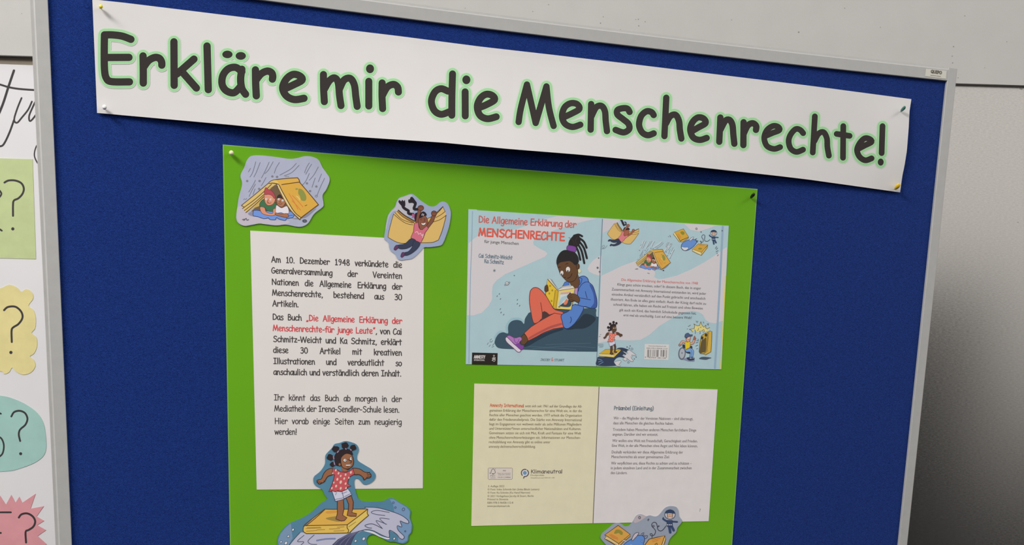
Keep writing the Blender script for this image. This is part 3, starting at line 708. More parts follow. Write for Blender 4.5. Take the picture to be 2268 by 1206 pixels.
# ------------------------------------------------------------------ drawing: girl flying on an open book
def draw_flyer(a, big=True):
    B = (72, 52, 38)
    if big: a.begin('printed_book', 'open yellow book spread like wings')
    a.lv += 1
    a.poly([(225,378),(300,318),(400,400),(560,500),(620,620),(600,840),(400,840),(320,835),(230,800),(135,745),(170,560)], (214,178,106), 0)
    a.poly([(600,520),(760,455),(850,400),(1000,258),(1015,300),(1035,338),(1052,398),(1020,530),(930,785),(830,825),(660,832),(600,700)], (214,178,106), 0)
    a.poly([(300,318),(400,400),(560,500),(540,530),(430,470),(330,390),(275,338)], (168,128,66), 0)
    for q, w in [([(225,380),(190,500),(150,660),(137,745)],8),([(137,745),(230,800),(320,835),(420,840)],8),([(300,320),(400,402),(556,492)],16),([(280,338),(380,430),(545,515)],8),([(246,356),(340,452),(430,495),(520,522)],8),([(225,380),(330,470),(430,530),(530,550)],8),
                 ([(930,788),(990,640),(1052,398)],8),([(930,788),(830,826),(660,832)],8),([(760,452),(850,400),(1000,262)],8),([(870,400),(940,335),(1000,265)],12),([(890,435),(970,390),(1032,342)],8),([(840,505),(950,470),(1052,400)],8),([(1000,262),(1015,300),(1035,340)],6)]: a.line(q, w, B)
    if big:
        a.begin('printed_girl', 'girl with long black braids, pink shirt and navy trousers'); K = (38,32,40)
        a.poly([(300,190),(318,160),(345,182),(360,156),(385,180),(402,158),(410,230),(400,262),(360,262)], K); a.line([(362,220),(380,275),(425,310),(460,330),(458,370),(530,385)], 44, K)
        a.poly([(458,152),(480,150),(490,118),(520,112),(552,150),(585,200),(560,225),(520,205),(462,205)], K); a.line([(530,175),(568,205),(558,250),(545,300),(605,305)], 42, K)
        a.poly([(510,395),(525,370),(545,385),(570,368),(568,405),(590,420),(565,435),(555,460),(538,435),(508,440),(522,415)], (168,92,132), 0)
    else:
        K = (46,42,50)
        a.poly([(355,215),(430,190),(450,220),(500,260),(560,310),(540,360),(470,320),(400,250)], K); a.poly([(475,240),(530,205),(575,225),(590,270),(600,300),(560,320),(540,240)], K)
    SK = (128, 80, 62) if big else (164, 98, 74); OL = (66, 36, 30)
    a.poly([(555,470),(560,380),(600,360),(640,420),(620,500),(580,510)], K)
    a.poly([(570,515),(590,400),(612,310),(665,310),(640,400),(614,520)], SK, 0, OL, 7); a.ell((652,285), 46, 40, SK, OL, 8)
    a.poly([(625,460),(635,390),(680,340),(725,355),(746,400),(700,420),(650,470)], K); 
    if big: a.line([(668,400),(680,375)], 9, (220,214,220)); a.line([(690,405),(700,382)], 9, (220,214,220))
    a.poly([(745,560),(800,470),(835,390),(890,400),(850,500),(768,605)], SK, 0, OL, 7); a.ell((860,370), 42, 40, SK, OL, 8)
    a.poly([(620,455),(680,425),(715,405),(750,450),(764,520),(740,568),(700,620),(650,625),(625,570),(612,510)], (136,84,64) if big else SK, 1, OL, 7)
    if big:
        a.line([(640,465),(668,472)], 7, OL); a.line([(700,452),(725,465)], 7, OL); a.line([(650,445),(675,448)], 6, OL)
        a.poly([(655,520),(690,525),(732,512),(720,545),(690,556),(665,545)], (228,220,216), 1, OL, 6); a.line([(710,470),(720,490),(700,495)], 6, OL)
        for x in (628, 652, 676): a.line([(x, 255), (x, 280)], 5, OL)
        for x in (842, 860, 878): a.line([(x, 345), (x, 365)], 5, OL)
    a.poly([(550,525),(610,515),(622,590),(645,625),(675,628),(740,570),(772,603),(722,668),(690,760),(650,835),(570,800),(495,750),(540,650)], (204,108,126) if big else (214,124,130), 0, (104,50,60), 8)
    if big: a.line([(565,672),(590,655),(605,662),(618,700),(648,678),(668,722),(692,690),(680,750)], 9, (226,196,204))
    NV = (54,60,82)
    a.poly([(500,765),(575,800),(520,872),(430,920),(320,925),(285,872),(400,846)], NV, 1, (36,38,54), 6); a.poly([(545,800),(640,835),(605,915),(520,990),(440,1028),(385,1025),(398,985),(460,965),(520,890)], NV, 1, (36,38,54), 6)
    SH = (98,56,96) if big else NV
    a.poly([(282,866),(302,900),(255,948),(230,938),(245,890)], SH, 1, (58,34,60), 6); a.poly([(362,982),(402,992),(385,1040),(352,1062),(336,1045)], SH, 1, (58,34,60), 6)
    if big: a.end()
CF = (840, 420, 7.094)
o, a = cutout('paper_cutout', CF, [(480,68),(530,70),(580,105),(640,160),(720,215),(790,255),(850,262),(900,240),(950,200),(1010,185),(1070,215),(1110,290),(1125,370),(1115,480),(1090,600),(1050,720),(1010,820),(960,875),(800,900),(705,905),(650,960),(580,1030),(510,1080),(420,1095),(340,1107),(285,1080),(250,1015),(180,960),(155,900),(145,840),(110,800),(78,765),(90,650),(110,520),(130,420),(175,340),(245,265),(270,190),(310,130),(390,100)],
  (152,164,192), 'bluish paper cutout of a girl flying on an open yellow book')
a.begin('printed_sky', 'paler patch'); a.poly([(400,105),(480,76),(520,85),(500,150),(560,300),(420,420),(250,330),(160,420),(110,620),(100,600),(140,420),(185,345),(255,270),(280,195),(320,135)], (184,182,192)); a.end()
draw_flyer(a)

# ------------------------------------------------------------------ drawing: girl surfing on a book
def draw_surfer(a, big=True):
    O = (62, 40, 34); SK = (150,100,72) if big else (92,66,48)
    if big:
        a.begin('printed_book', 'golden book used as a surfboard')
        a.poly([(610,800),(740,802),(1095,798),(865,976),(390,987),(480,905)], (221,174,80), 0); a.poly([(390,987),(865,976),(872,1070),(400,1076),(366,1052),(368,1010)], (226,186,90), 0); a.poly([(865,976),(1095,798),(1106,870),(890,1068),(872,1070)], (230,194,102), 0)
        a.poly([(620,905),(700,885),(790,880),(780,940),(690,930)], (160,134,70)); a.poly([(620,830),(700,815),(760,820),(740,840),(640,850)], (212,152,74))
        for q in [[(610,800),(480,900),(385,975),(366,1020),(370,1055),(400,1076)],[(400,1076),(640,1074),(880,1070)],[(610,800),(740,802),(1090,798)],[(390,987),(640,982),(865,976)],[(865,976),(980,890),(1095,800)],[(1095,800),(1090,850),(1106,870)],[(1106,870),(990,970),(890,1066)],[(865,976),(862,1010),(880,1040),(870,1068)],[(610,805),(500,905),(400,985)]]: a.line(q, 9, (92,68,40))
        for q in [[(410,1010),(560,1005)],[(395,1020),(570,1012)],[(400,1050),(520,1040)],[(660,1025),(780,1020)],[(520,1035),(610,1030)],[(710,1048),(830,1042)],[(880,1000),(960,945)],[(750,1005),(830,1000)]]: a.line(q, 5, (140,104,56))
        a.begin('printed_girl', 'girl in a red dotted top balancing with spread arms')
    else:
        a.lv += 1
        a.poly([(600,790),(1085,785),(865,925),(390,905)], (206,170,58), 0, (92,72,30), 10); a.poly([(390,905),(865,925),(872,1005),(385,965)], (228,204,130), 0, (92,72,30), 10); a.poly([(865,925),(1085,785),(1080,830),(872,1005)], (214,186,92), 0, (92,72,30), 10)
    a.poly([(752,700),(820,690),(826,800),(812,868),(862,898),(832,930),(795,935),(735,912),(752,850)], SK, 0, O, 8); a.poly([(850,672),(910,650),(932,720),(926,800),(916,838),(970,850),(965,882),(900,880),(862,872),(877,800),(880,745)], SK, 0, O, 8)
    a.poly([(690,595),(780,600),(872,568),(916,636),(832,680),(820,690),(730,712)], (203,204,226), 0, (70,68,104), 8)
    if big: a.line([(805,600),(815,640),(825,680)], 7, (90,88,122)); a.line([(728,692),(820,672)], 6, (90,88,122)); a.line([(832,660),(908,622)], 6, (90,88,122)); a.line([(745,610),(730,640)], 5, (90,88,122)); a.line([(800,625),(860,605)], 5, (90,88,122))
    a.poly([(705,345),(650,348),(603,390),(572,458),(545,465),(520,480),(545,517),(575,505),(605,488),(642,432),(700,405)], SK, 1, O, 8); a.poly([(920,342),(1000,345),(1060,380),(1110,388),(1132,410),(1125,440),(1080,452),(1052,470),(1040,440),(1000,410),(935,405)], SK, 1, O, 8)
    if big:
        for q in [[(540,480),(520,498)],[(555,490),(535,512)],[(572,495),(555,515)],[(598,478),(612,490)],[(1085,400),(1118,380)],[(1090,412),(1130,408)],[(1090,428),(1128,430)],[(1080,440),(1112,448)],[(1050,445),(1052,472)]]: a.line(q, 6, O)
    a.poly([(700,340),(740,350),(790,378),(850,386),(900,362),(928,342),(946,402),(890,435),(872,480),(870,515),(905,538),(862,552),(860,575),(830,588),(790,604),(760,590),(730,604),(690,590),(655,605),(680,552),(700,500),(722,412),(692,402)], (196,86,92) if big else (222,108,92), 0, (108,46,50), 8)
    for x, y, r in [(735,360,11),(765,395,12),(845,410,12),(790,425,11),(905,385,13),(830,455,12),(882,445,10),(752,463,13),(712,500,10),(790,495,16),(845,512,12),(738,540,13),(790,565,13),(850,563,11),(690,563,11),(700,395,9)]: a.ell((x, y), r * .8, r * 1.25, (236,196,180), rot=0.3)
    a.poly([(800,305),(870,325),(866,368),(836,378),(806,366)], SK, 0)
    a.poly([(790,250),(800,210),(850,172),(912,188),(934,250),(926,305),(892,337),(850,345),(805,320)], (154,104,74) if big else SK, 1, O, 8)
    H_ = (46,36,40)
    a.poly([(722,265),(716,212),(742,160),(792,128),(860,118),(908,136),(928,185),(902,182),(850,172),(806,200),(790,250),(782,280),(764,310),(730,300)], H_)
    for x, y, r in [(838,80,40),(733,122,40),(930,105,36),(672,215,39),(697,295,30)]:
        a.poly([(x + r * (1 + .14 * math.sin(5 * t + x)) * math.cos(t), y + .93 * r * (1 + .14 * math.cos(4 * t + y)) * math.sin(t)) for t in [i * math.pi / 6 for i in range(12)]], H_)
    a.line([(838,100),(838,130)], 22, H_); a.line([(740,140),(760,160)], 22, H_); a.line([(920,125),(900,145)], 22, H_); a.line([(690,215),(722,222)], 24, H_); a.line([(715,290),(740,285)], 20, H_)
    if big:
        for p_, q_ in [((765,143),(752,158)),((708,203),(712,232)),((845,116),(850,122)),((902,126),(908,134)),((716,275),(722,296))]: a.line([p_, q_], 13, (156,132,164), 0)
        a.ell((778,295), 15, 18, SK, O, 7); a.ell((838,247), 20, 19, (232,226,220), O, 5); a.ell((905,230), 14, 19, (232,226,220), O, 5); a.ell((842,245), 7, 7, (86,96,112)); a.ell((909,228), 6, 6, (86,96,112))
        a.line([(872,236),(890,250),(916,262),(908,274),(895,276)], 7, O); a.poly([(845,297),(905,294),(900,310),(852,312)], (236,228,222), 0, O, 4); a.line([(862,326),(880,326)], 5, O); a.line([(845,345),(866,352),(890,345)], 7, O)
    else:
        a.ell((850,235), 20, 12, (206,200,170)); a.ell((908,232), 14, 12, (206,200,170))
    if big: a.end()
CS = (600, 970, 5.109)
o, a = cutout('paper_cutout', CS, [(840,30),(900,40),(970,70),(995,130),(975,200),(985,250),(1060,300),(1140,350),(1185,410),(1170,470),(1110,515),(1050,520),(1010,480),(980,455),(950,465),(945,520),(960,600),(990,680),(1050,710),(1180,715),(1280,705),(1330,680),(1390,680),(1450,720),(1540,770),(1580,820),(1575,900),(1600,980),(1590,1060),(1560,1100),(1550,1160),(1490,1192),(1400,1170),(1330,1165),(1230,1110),(1150,1085),(1100,1110),(1080,1160),(1095,1230),(1060,1330),(900,1390),(500,1400),(150,1370),(80,1270),(75,1150),(100,1080),(150,1010),(230,950),(330,910),(450,840),(560,740),(635,685),(610,640),(580,580),(500,530),(480,480),(490,430),(560,370),(610,290),(615,200),(640,160),(690,110),(720,65),(780,50)],
  (84,130,156), 'teal paper cutout of a girl surfing on a yellow book below the text sheet')
a.begin('printed_sea', 'paler blue sea patch')
a.poly([(82,1150),(106,1083),(160,1015),(225,960),(238,1060),(245,1130),(200,1206),(90,1206)], (120,148,176), 0); a.begin('printed_sea', 'paler blue sea patch'); a.poly([(1345,688),(1388,688),(1450,728),(1532,776),(1572,825),(1568,900),(1592,980),(1582,1060),(1552,1098),(1540,1155),(1490,1182),(1440,1172),(1440,1060),(1400,860),(1385,760)], (118,150,186), 0)
a.begin('printed_wave', 'pale lilac breaking wave')
WV = (186,186,206); WO = (66,72,96)
a.poly([(1050,1040),(1150,1052),(1250,1106),(1340,1128),(1325,1142),(1240,1118),(1150,1075),(1070,1052)], (216,214,222))
a.poly([(150,1300),(210,1206),(270,1130),(332,1064),(600,1060),(900,1075),(1000,880),(1080,780),(1200,784),(1350,822),(1480,872),(1556,932),(1552,965),(1500,950),(1462,935),(1482,1000),(1432,988),(1440,1038),(1508,1108),(1494,1140),(1460,1130),(1418,1080),(1342,1040),(1336,1120),(1250,1090),(1150,1042),(1060,1034),(960,1080),(900,1206),(880,1300)], WV, 0)
a.poly([(690,1206),(760,1140),(870,1082),(1040,1034),(960,1080),(900,1206),(880,1300),(640,1300)], (74,76,106), 0)
for q in [[(720,1200),(800,1130),(960,1062)],[(780,1200),(850,1130),(980,1056)],[(840,1206),(900,1120),(990,1058)]]: a.line(q, 8, (112,112,144))
for q in [[(150,1300),(210,1206),(270,1130),(332,1064)],[(1060,778),(1200,784),(1350,822),(1480,872),(1556,932),(1554,962),(1500,950),(1462,935),(1482,1000),(1432,988),(1440,1038),(1508,1108),(1494,1140),(1460,1130),(1418,1080),(1342,1040),(1336,1120),(1250,1090),(1150,1042),(1060,1034),(960,1080),(900,1206)]]: a.line(q, 8, WO)
for q, w in [([(1340,838),(1200,815),(1134,836),(1190,860),(1290,872)],7),([(1340,912),(1232,905),(1300,972)],7),([(1310,972),(1190,930),(1262,1020)],7),([(1262,1020),(1150,968),(1064,985),(1100,1010),(1140,1014)],8),([(375,1096),(300,1164),(372,1170),(335,1210)],7),([(490,1092),(420,1160),(452,1195),(520,1200)],7)]: a.line(q, w, WO)
a.line([(520,1155),(620,1138),(725,1134)], 18, (124,132,170))
for x, y, r, fl in [(250,1033,16,1),(197,1108,15,1),(115,1170,14,1),(170,1184,20,1),(1385,728,13,0),(1408,782,12,0),(1500,803,18,0),(1050,1136,20,1),(958,1160,16,1),(1395,1134,15,1),(1520,1050,9,0)]: a.ell((x, y), r * .75, r, (214,218,224) if fl else None, WO, 5, rot=0.6)
a.end(); draw_surfer(a)

# ------------------------------------------------------------------ printed book cover spread
LB = (169,195,203); CW = (206,200,203)
def pm(name, rgb): return mottled(name, rgb, 0.5, 0.3, 60, 0.025)
cv = paper('cover_print', [(1037.4,462.9),(1055,463.6),(1058,465.2),(1334.5,482.8),(1614.2,499.6),(1597.8,817.4),(1321,810.6),(1031.5,806)], surf_board, .0014, .0004, pm('cover_blue', LB))
tag(cv, 'light blue book cover print with a girl reading on a dark beanbag', 'book cover print')
a = Art(surf_board, .00142, cv)
a.begin('printed_clouds', 'white cloud shapes'); a.crop(1030, 455, 7.31)
a.poly([(58,612),(120,552),(210,490),(420,440),(700,402),(870,370),(1000,322),(1110,270),(1300,218),(1500,168),(1800,186),(2130,212),(1950,250),(1800,290),(1640,340),(1500,380),(1400,420),(1250,480),(1140,540),(1102,585),(1112,635),(1200,690),(1300,740),(1335,780),(1290,830),(1100,912),(900,1000),(800,1045),(650,1110),(510,1210),(449,1287),(436,1400),(440,1512),(381,1624),(269,1736),(135,1777),(32,1775)], CW, 0)
a.poly([(2192,805),(2080,880),(2010,960),(1985,1020),(2010,1070),(2090,1110),(2190,1138)], CW, 0)
a.crop(1320, 470, 3.348); a.lv = 2
a.poly([(38,470),(100,442),(190,397),(300,358),(420,400),(440,450),(432,478),(460,495),(500,492),(600,468),(700,425),(800,372),(880,320),(960,262),(972,258),(962,520),(945,802),(880,822),(840,815),(812,795),(795,760),(760,738),(720,730),(660,738),(570,780),(470,842),(400,905),(330,945),(250,950),(150,945),(16,968)], CW, 0)
a.poly([(52,46),(172,52),(166,80),(100,130),(46,156)], (198,194,200), 0); a.poly([(652,84),(700,130),(760,142),(830,122),(880,102),(930,97)], CW, 0); a.poly([(44,318),(10,338),(2,380),(0,420),(6,450),(40,470)], CW, 0)
a.begin('fold_line', 'bluish fold line'); a.lv = 8
a.line([(940,105),(915,600),(882,1152)], 15, (146,170,192)); a.begin('fold_line', 'thin dark spine fold'); a.line([(48,50),(30,450),(4,1138)], 6, (112,134,152)); a.begin('edge_strip', 'yellow edge strip'); a.line([(962,470),(944,800),(925,1156)], 7, (218,208,64))
a.begin('fold_line', 'bluish fold line'); a.crop(1030, 455, 7.31); a.line([(120,95),(105,700),(85,1250),(62,2545)], 14, (146,172,190)); a.end()
# girl reading on the beanbag
a.begin('printed_beanbag', 'dark blue beanbag'); a.lv = 10; a.crop(1060, 620, 6.03)
a.poly([(365,700),(360,620),(395,550),(450,505),(540,500),(590,530),(600,560),(420,600),(395,700),(270,710),(230,760),(215,790),(205,760),(250,695),(300,672)], (150,184,196))
a.poly([(212,830),(212,830),(230,770),(270,715),(330,695),(392,710),(392,640),(405,585),(445,545),(510,530),(570,545),(606,582),(618,520),(650,465),(695,425),(900,380),(1250,400),(1410,375),(1560,378),(1568,440),(1572,484),(1572,484),(1604,490),(1604,490),(1588,955),(1588,955),(1300,952),(1000,945),(780,935),(500,922),(300,912),(238,885)], (58,82,98))
for q in [[(640,880),(900,895),(1200,880),(1560,900)],[(720,915),(1000,905),(1300,925)],[(900,860),(1200,850),(1500,840)]]: a.line(q, 8, (74,100,116))
a.poly([(1130,600),(1300,560),(1420,450),(1560,500),(1520,580),(1420,640),(1300,650),(1180,660)], (40,54,68)); a.poly([(700,790),(900,700),(1100,640),(1130,660),(960,720),(800,800),(660,880),(600,880)], (40,56,72))
a.begin('printed_girl', 'girl with a ponytail, blue hoodie and orange trousers reading'); OR = (217,106,84); OO = (92,50,50); SK = (100,70,46); SO = (48,32,26)
a.poly([(742,575),(715,510),(700,430),(682,320),(680,220),(692,145),(730,103),(780,100),(830,130),(890,195),(950,280),(1010,385),(1130,430),(1120,520),(960,480),(850,512),(800,560)], OR, 1, OO, 9)
a.poly([(850,515),(848,430),(878,412),(915,430),(945,458),(1015,440),(905,495)], (78,56,54), 0); a.line([(830,300),(842,380),(850,440),(848,510)], 8, OO); a.line([(925,470),(1018,440)], 7, OO)
a.poly([(610,705),(700,622),(850,527),(1010,440),(1105,455),(1120,560),(1140,628),(1000,650),(870,700),(760,762),(665,808),(640,752)], OR, 0, OO, 9)
a.poly([(662,772),(800,690),(960,612),(1110,570),(1118,592),(960,645),(800,722),(672,792)], (176,84,78))
a.poly([(565,760),(606,716),(642,752),(665,806),(612,862),(560,850)], SK, 0, SO, 7)
a.poly([(360,772),(388,762),(470,850),(562,925),(556,955),(522,958),(460,902),(390,842),(362,802)], (214,206,216), 1, (110,70,112), 8)
a.poly([(378,752),(410,736),(470,765),(500,770),(556,756),(580,790),(545,830),(560,865),(602,880),(572,932),(480,855),(400,778)], (172,118,182), 1, (104,56,112), 8); a.poly([(490,862),(548,838),(562,866),(602,880),(572,928)], (124,68,150)); a.line([(470,768),(490,830),(520,830),(540,790)], 8, (124,68,150))
BL = (88,128,198); BO = (42,56,106)
a.poly([(1119,78),(1154,24),(1204,14),(1210,80)], (80,122,194), 0, BO, 8)
a.poly([(1204,16),(1262,-60),(1324,-84),(1356,-4),(1334,106),(1284,112),(1240,80)], SK, 0); a.poly([(1280,112),(1326,105),(1322,190),(1284,180)], (176,136,190), 0)
a.poly([(1340,-34),(1404,-56),(1454,-26),(1474,26),(1524,76),(1559,176),(1580,276),(1569,364),(1494,371),(1412,352),(1395,402),(1340,500),(1270,590),(1190,645),(1138,625),(1120,560),(1105,467),(1200,412),(1262,330),(1330,320),(1322,200),(1330,110),(1350,20)], BL, 1, BO, 9)
a.poly([(1480,60),(1520,80),(1556,176),(1575,276),(1565,360),(1500,366),(1540,300),(1530,180)], (62,90,160))
for q in [[(1425,150),(1438,200),(1450,240)],[(1352,235),(1420,248),(1495,262)],[(1330,150),(1350,95),(1390,45),(1440,22),(1475,28)],[(1290,320),(1350,340),(1420,356),(1500,372)],[(1340,-34),(1380,-20),(1370,30),(1350,60)],[(1228,490),(1240,530),(1222,572)]]: a.line(q, 8, BO)
a.crop(1200, 500, 6.03); HA = (40,36,38)
a.ell((500,600), 23, 27, (216,212,178), (180,170,130), 4)
a.poly([(205,500),(260,480),(400,465),(450,510),(482,600),(472,660),(442,720),(392,746),(340,740),(290,690),(250,640),(225,580)], SK, 1, SO, 6); a.ell((482,540), 22, 38, SK, SO, 6); a.line([(478,520),(492,540),(482,562)], 5, SO)
a.poly([(200,515),(195,470),(210,410),(250,350),(300,322),(370,325),(440,350),(480,400),(495,460),(482,500),(440,520),(410,490),(360,465),(300,475),(240,490),(215,518)], HA)
a.poly([(355,262),(365,200),(400,150),(440,118),(490,120),(515,180),(505,240),(450,290),(400,270)], HA)
for q in [[(430,130),(490,115),(538,136)],[(485,150),(560,208),(598,290)],[(485,190),(560,290),(602,430)],[(470,225),(530,330),(567,495)],[(455,270),(490,350),(514,450)]]: a.line(q, 27, HA)
a.poly([(330,300),(345,262),(400,264),(455,285),(450,345),(400,338),(335,318)], (126,72,152), 1, (86,44,110), 5); a.line([(360,150),(420,200),(430,250)], 4, (70,62,60)); a.line([(470,150),(450,200),(470,250)], 4, (70,62,60))
a.ell((350,580), 31, 38, (222,214,208), SO, 5); a.ell((268,627), 24, 33, (222,214,208), SO, 5); a.ell((348,602), 11, 12, (40,34,34)); a.ell((265,644), 9, 11, (40,34,34))
a.line([(320,512),(335,500),(350,504)], 7, SO); a.line([(222,560),(235,545),(250,548)], 7, SO); a.line([(278,678),(296,694),(316,684)], 7, SO); a.line([(342,700),(380,680),(405,634)], 7, SO)
a.begin('printed_book', 'yellow book in the girl\'s hands'); YB = (222,188,60); YO = (106,80,30)
a.poly([(205,850),(78,706),(112,706),(165,780),(218,846)], (214,208,204), 0, (120,110,90), 5); a.poly([(215,850),(280,805),(360,792),(415,800),(436,830),(225,862)], (214,208,204), 0, (120,110,90), 5)
a.line([(130,712),(180,790),(212,840)], 4, (110,110,120)); a.line([(225,845),(290,815),(390,812)], 4, (110,110,120))
a.poly([(75,712),(205,855),(182,1100),(150,1088),(110,1020),(50,918),(62,820)], YB, 0, YO, 7); a.poly([(180,855),(222,864),(192,1110),(150,1090)], (206,168,46), 0, YO, 6); a.poly([(222,864),(440,830),(418,980),(392,1120),(192,1106)], (222,202,112), 0, YO, 7)
a.poly([(250,886),(402,878),(376,1076),(216,1070)], (202,212,210), 0); a.poly([(240,1062),(290,1025),(340,1000),(396,960),(378,1076),(228,1070)], (56,74,84)); a.poly([(290,1042),(318,985),(335,970),(350,1005),(325,1050)], (218,126,94)); a.poly([(225,1040),(260,960),(320,930),(395,900),(390,930),(300,990),(240,1060)], (168,194,202)); a.line([(256,894),(390,882)], 7, (208,126,120)); a.line([(252,908),(360,898)], 9, (212,132,124)); a.poly([(222,1076),(246,1076),(244,1086),(220,1086)], (40,40,40), 0)
for x, y in [(110,800),(100,900),(130,1000),(140,860),(85,860)]: a.ell((x, y), 12, 14, (168,142,40))
a.begin('printed_hand', 'brown hand on the left of the book')
a.poly([(38,860),(44,805),(72,785),(82,810),(86,840),(80,870),(50,880)], SK, 1, SO, 6)
for q in [[(50,810),(80,820)],[(46,835),(84,842)],[(48,858),(80,862)]]: a.line(q, 4, SO)
a.begin('printed_hand', 'brown hand on the right of the book'); a.poly([(340,942),(372,905),(440,908),(490,940),(506,995),(482,1022),(440,1000),(392,1012),(362,985)], SK, 1, SO, 6); a.line([(372,905),(378,895)], 14, SO)
for q in [[(352,945),(400,930)],[(360,965),(410,950)],[(372,990),(420,975)],[(392,1010),(432,990)]]: a.line(q, 5, SO)
a.begin('printed_planet', 'tiny ringed planet and dots'); DG = (92,106,116); a.lv = 8
a.crop(1060, 620, 6.03)
a.ell((382,44), 24, 24, (212,210,210), DG, 6); a.line([(348,72),(345,60),(380,45),(418,20),(420,34),(392,56),(352,74)], 5, DG)
a.begin('printed_dots')
for x, y in [(277,183),(248,213),(292,250),(518,262),(518,315),(548,340),(290,385),(300,432),(335,460)]: a.line([(x - 4, y + 6), (x + 4, y - 6)], 9, DG)
a.begin('printed_hatching')
for q in [[(115,860),(130,835)],[(140,885),(158,862)],[(150,800),(175,782)],[(165,830),(190,805)],[(185,870),(212,842)],[(178,895),(205,880)],[(150,825),(160,812)]]: a.line(q, 5, DG)
a.crop(1030, 455, 7.31); 
a.begin('printed_star')
for k in range(3): t = .5 + k * math.pi / 3; a.line([(475 - 22 * math.cos(t), 1050 - 24 * math.sin(t)), (475 + 22 * math.cos(t), 1050 + 24 * math.sin(t))], 6, DG)
a.begin('printed_dot'); a.ell((797,1130), 9, 9, DG)
a.begin('printed_dots')
for x, y, r in [(2163,848,12),(2146,1005,17),(2180,1070,15)]: a.ell((x, y), r, r, (96,108,118))
a.begin('printed_title', 'coral hand lettered title'); a.lv = 12
a.text('Die Allgemeine Erkl\u00e4rung der', (215,270), (1800,358), 142, 16, (200,96,86))
a.lv = 12; a.text('MENSCHENRECHTE', (212,488), (1612,568), 168, 26, (214,92,78))
for x, y in [(232,420),(300,440),(350,385),(355,445),(440,430),(500,450),(560,400),(590,470),(650,440),(740,430),(800,460),(860,420),(880,480),(950,470),(1010,500),(1070,440),(1160,450),(1165,520),(1240,480),(1340,480),(1400,510),(1480,480),(1570,480),(1575,545)]: a.lv = 15; a.line([(x, y - 14), (x + 3, y + 12)], 4, (226,180,170))
a.begin('printed_author_names', 'dark hand lettered author names'); a.lv = 12
a.type('f\u00fcr junge Menschen', (312,603), (865,637), 73, (72,70,76)); a.lv = 12
a.text('Cai Schmitz-Weicht', (218,838), (770,873), 84, 9.5, (88,112,128)); a.lv = 12; a.text('Ka Schmitz', (310,926), (628,948), 84, 9.5, (88,112,128))
a.begin('publisher_mark', 'grey publisher name with coral ampersand'); a.crop(1030, 760, 7.56); a.lv = 12
a.text('JACOBY', (1262,289), (1425,293), 50, 6, (104,118,126)); a.lv = 12; a.text('STUART', (1492,294), (1662,297), 50, 6, (104,118,126)); a.line([(1475,290),(1440,262),(1455,245),(1472,262),(1440,285),(1460,296),(1478,272)], 7, (206,110,98)); a.line([(1455,242),(1470,236)], 7, (206,110,98))
a.begin('printed_logo_block', 'black block with white AMNESTY INTERNATIONAL lettering and candle'); a.lv = 12
a.poly([(118,152),(546,162),(541,358),(113,349)], (38,32,30), 0)
lv = a.lv; a.text('AMNESTY', (148,248), (336,250), 64, 12, (196,190,188)); a.lv = lv; a.text('INTERNATIONAL', (147,288), (329,291), 30, 6, (168,162,160)); a.lv = lv
WH = (196,190,188)
for q in [[(470,205),(484,193),(498,202),(482,216)],[(470,232),(468,290),(486,304),(502,290),(503,232)],[(484,222),(486,275)],[(452,245),(480,262),(508,272)],[(508,240),(480,255),(458,272)],[(450,282),(470,290)]]: a.line(q, 8, WH)
# back cover text
a.begin('printed_blurb', 'dark blurb text with a red first line'); a.crop(1330, 600, 7.82)
for i, (t, x0, y0, x1, y1) in enumerate([('Die Allgemeine Erkl\u00e4rung der Menschenrechte von 1948',362,168,1685,232),('Klingt ganz sch\u00f6n trocken, oder? In diesem Buch, das in enger',292,250,1740,318),('Zusammenarbeit mit Amnesty International entstanden ist, wird jeder',193,333,1828,410),
  ('einzelne Artikel verst\u00e4ndlich auf den Punkt gebracht und anschaulich',195,420,1815,495),('illustriert. Am Ende ist alles ganz einfach: Auch der K\u00f6nig darf nicht zu',178,507,1825,583),('schnell fahren, alle haben ein Recht auf Freizeit und ohne Beweise',222,596,1770,664),('gilt auch ein Kind, das heimlich Schokolade gegessen hat,',325,692,1655,750),('erst mal als unschuldig. Lust auf eine bessere Welt?',397,780,1580,828)]):
    a.lv = 12; a.type(t, (x0, y0), (x1, y1), 64, (198,92,86) if i == 0 else (88,82,88))
a.begin('barcode', 'white barcode box'); a.crop(1420, 750, 21.93); a.lv = 12
a.poly([(178,243),(1360,270),(1320,1025),(145,985)], (212,208,206), 0); lv = a.lv; D2 = (84,78,78)
for t, x0, y0, x1, y1, em in [('www.jacobystuart.de',345,358,1205,385,78),('ISBN 978-3-96428-112-8',265,474,1270,504,84),('9',175,925,232,927,100),('783964',325,930,720,945,100),('281128',790,952,1190,965,100)]: a.lv = lv; a.type(t, (x0, y0), (x1, y1), em, D2)
for x, w, yb in [(318,20,880),(345,14,880),(378,26,860),(470,22,855),(592,24,850),(672,26,850),(757,22,870),(790,18,860),(830,32,860),(955,12,850),(975,10,850),(1003,22,855),(1072,26,860),(1102,18,860),(1124,14,860),(1240,24,905),(540,8,850),(1160,8,850),(1185,8,850),(430,6,850)]:
    a.lv = lv; a.line([(x, 520 + (x - 300) * .025), (x - 14, yb)], w, D2, 0)
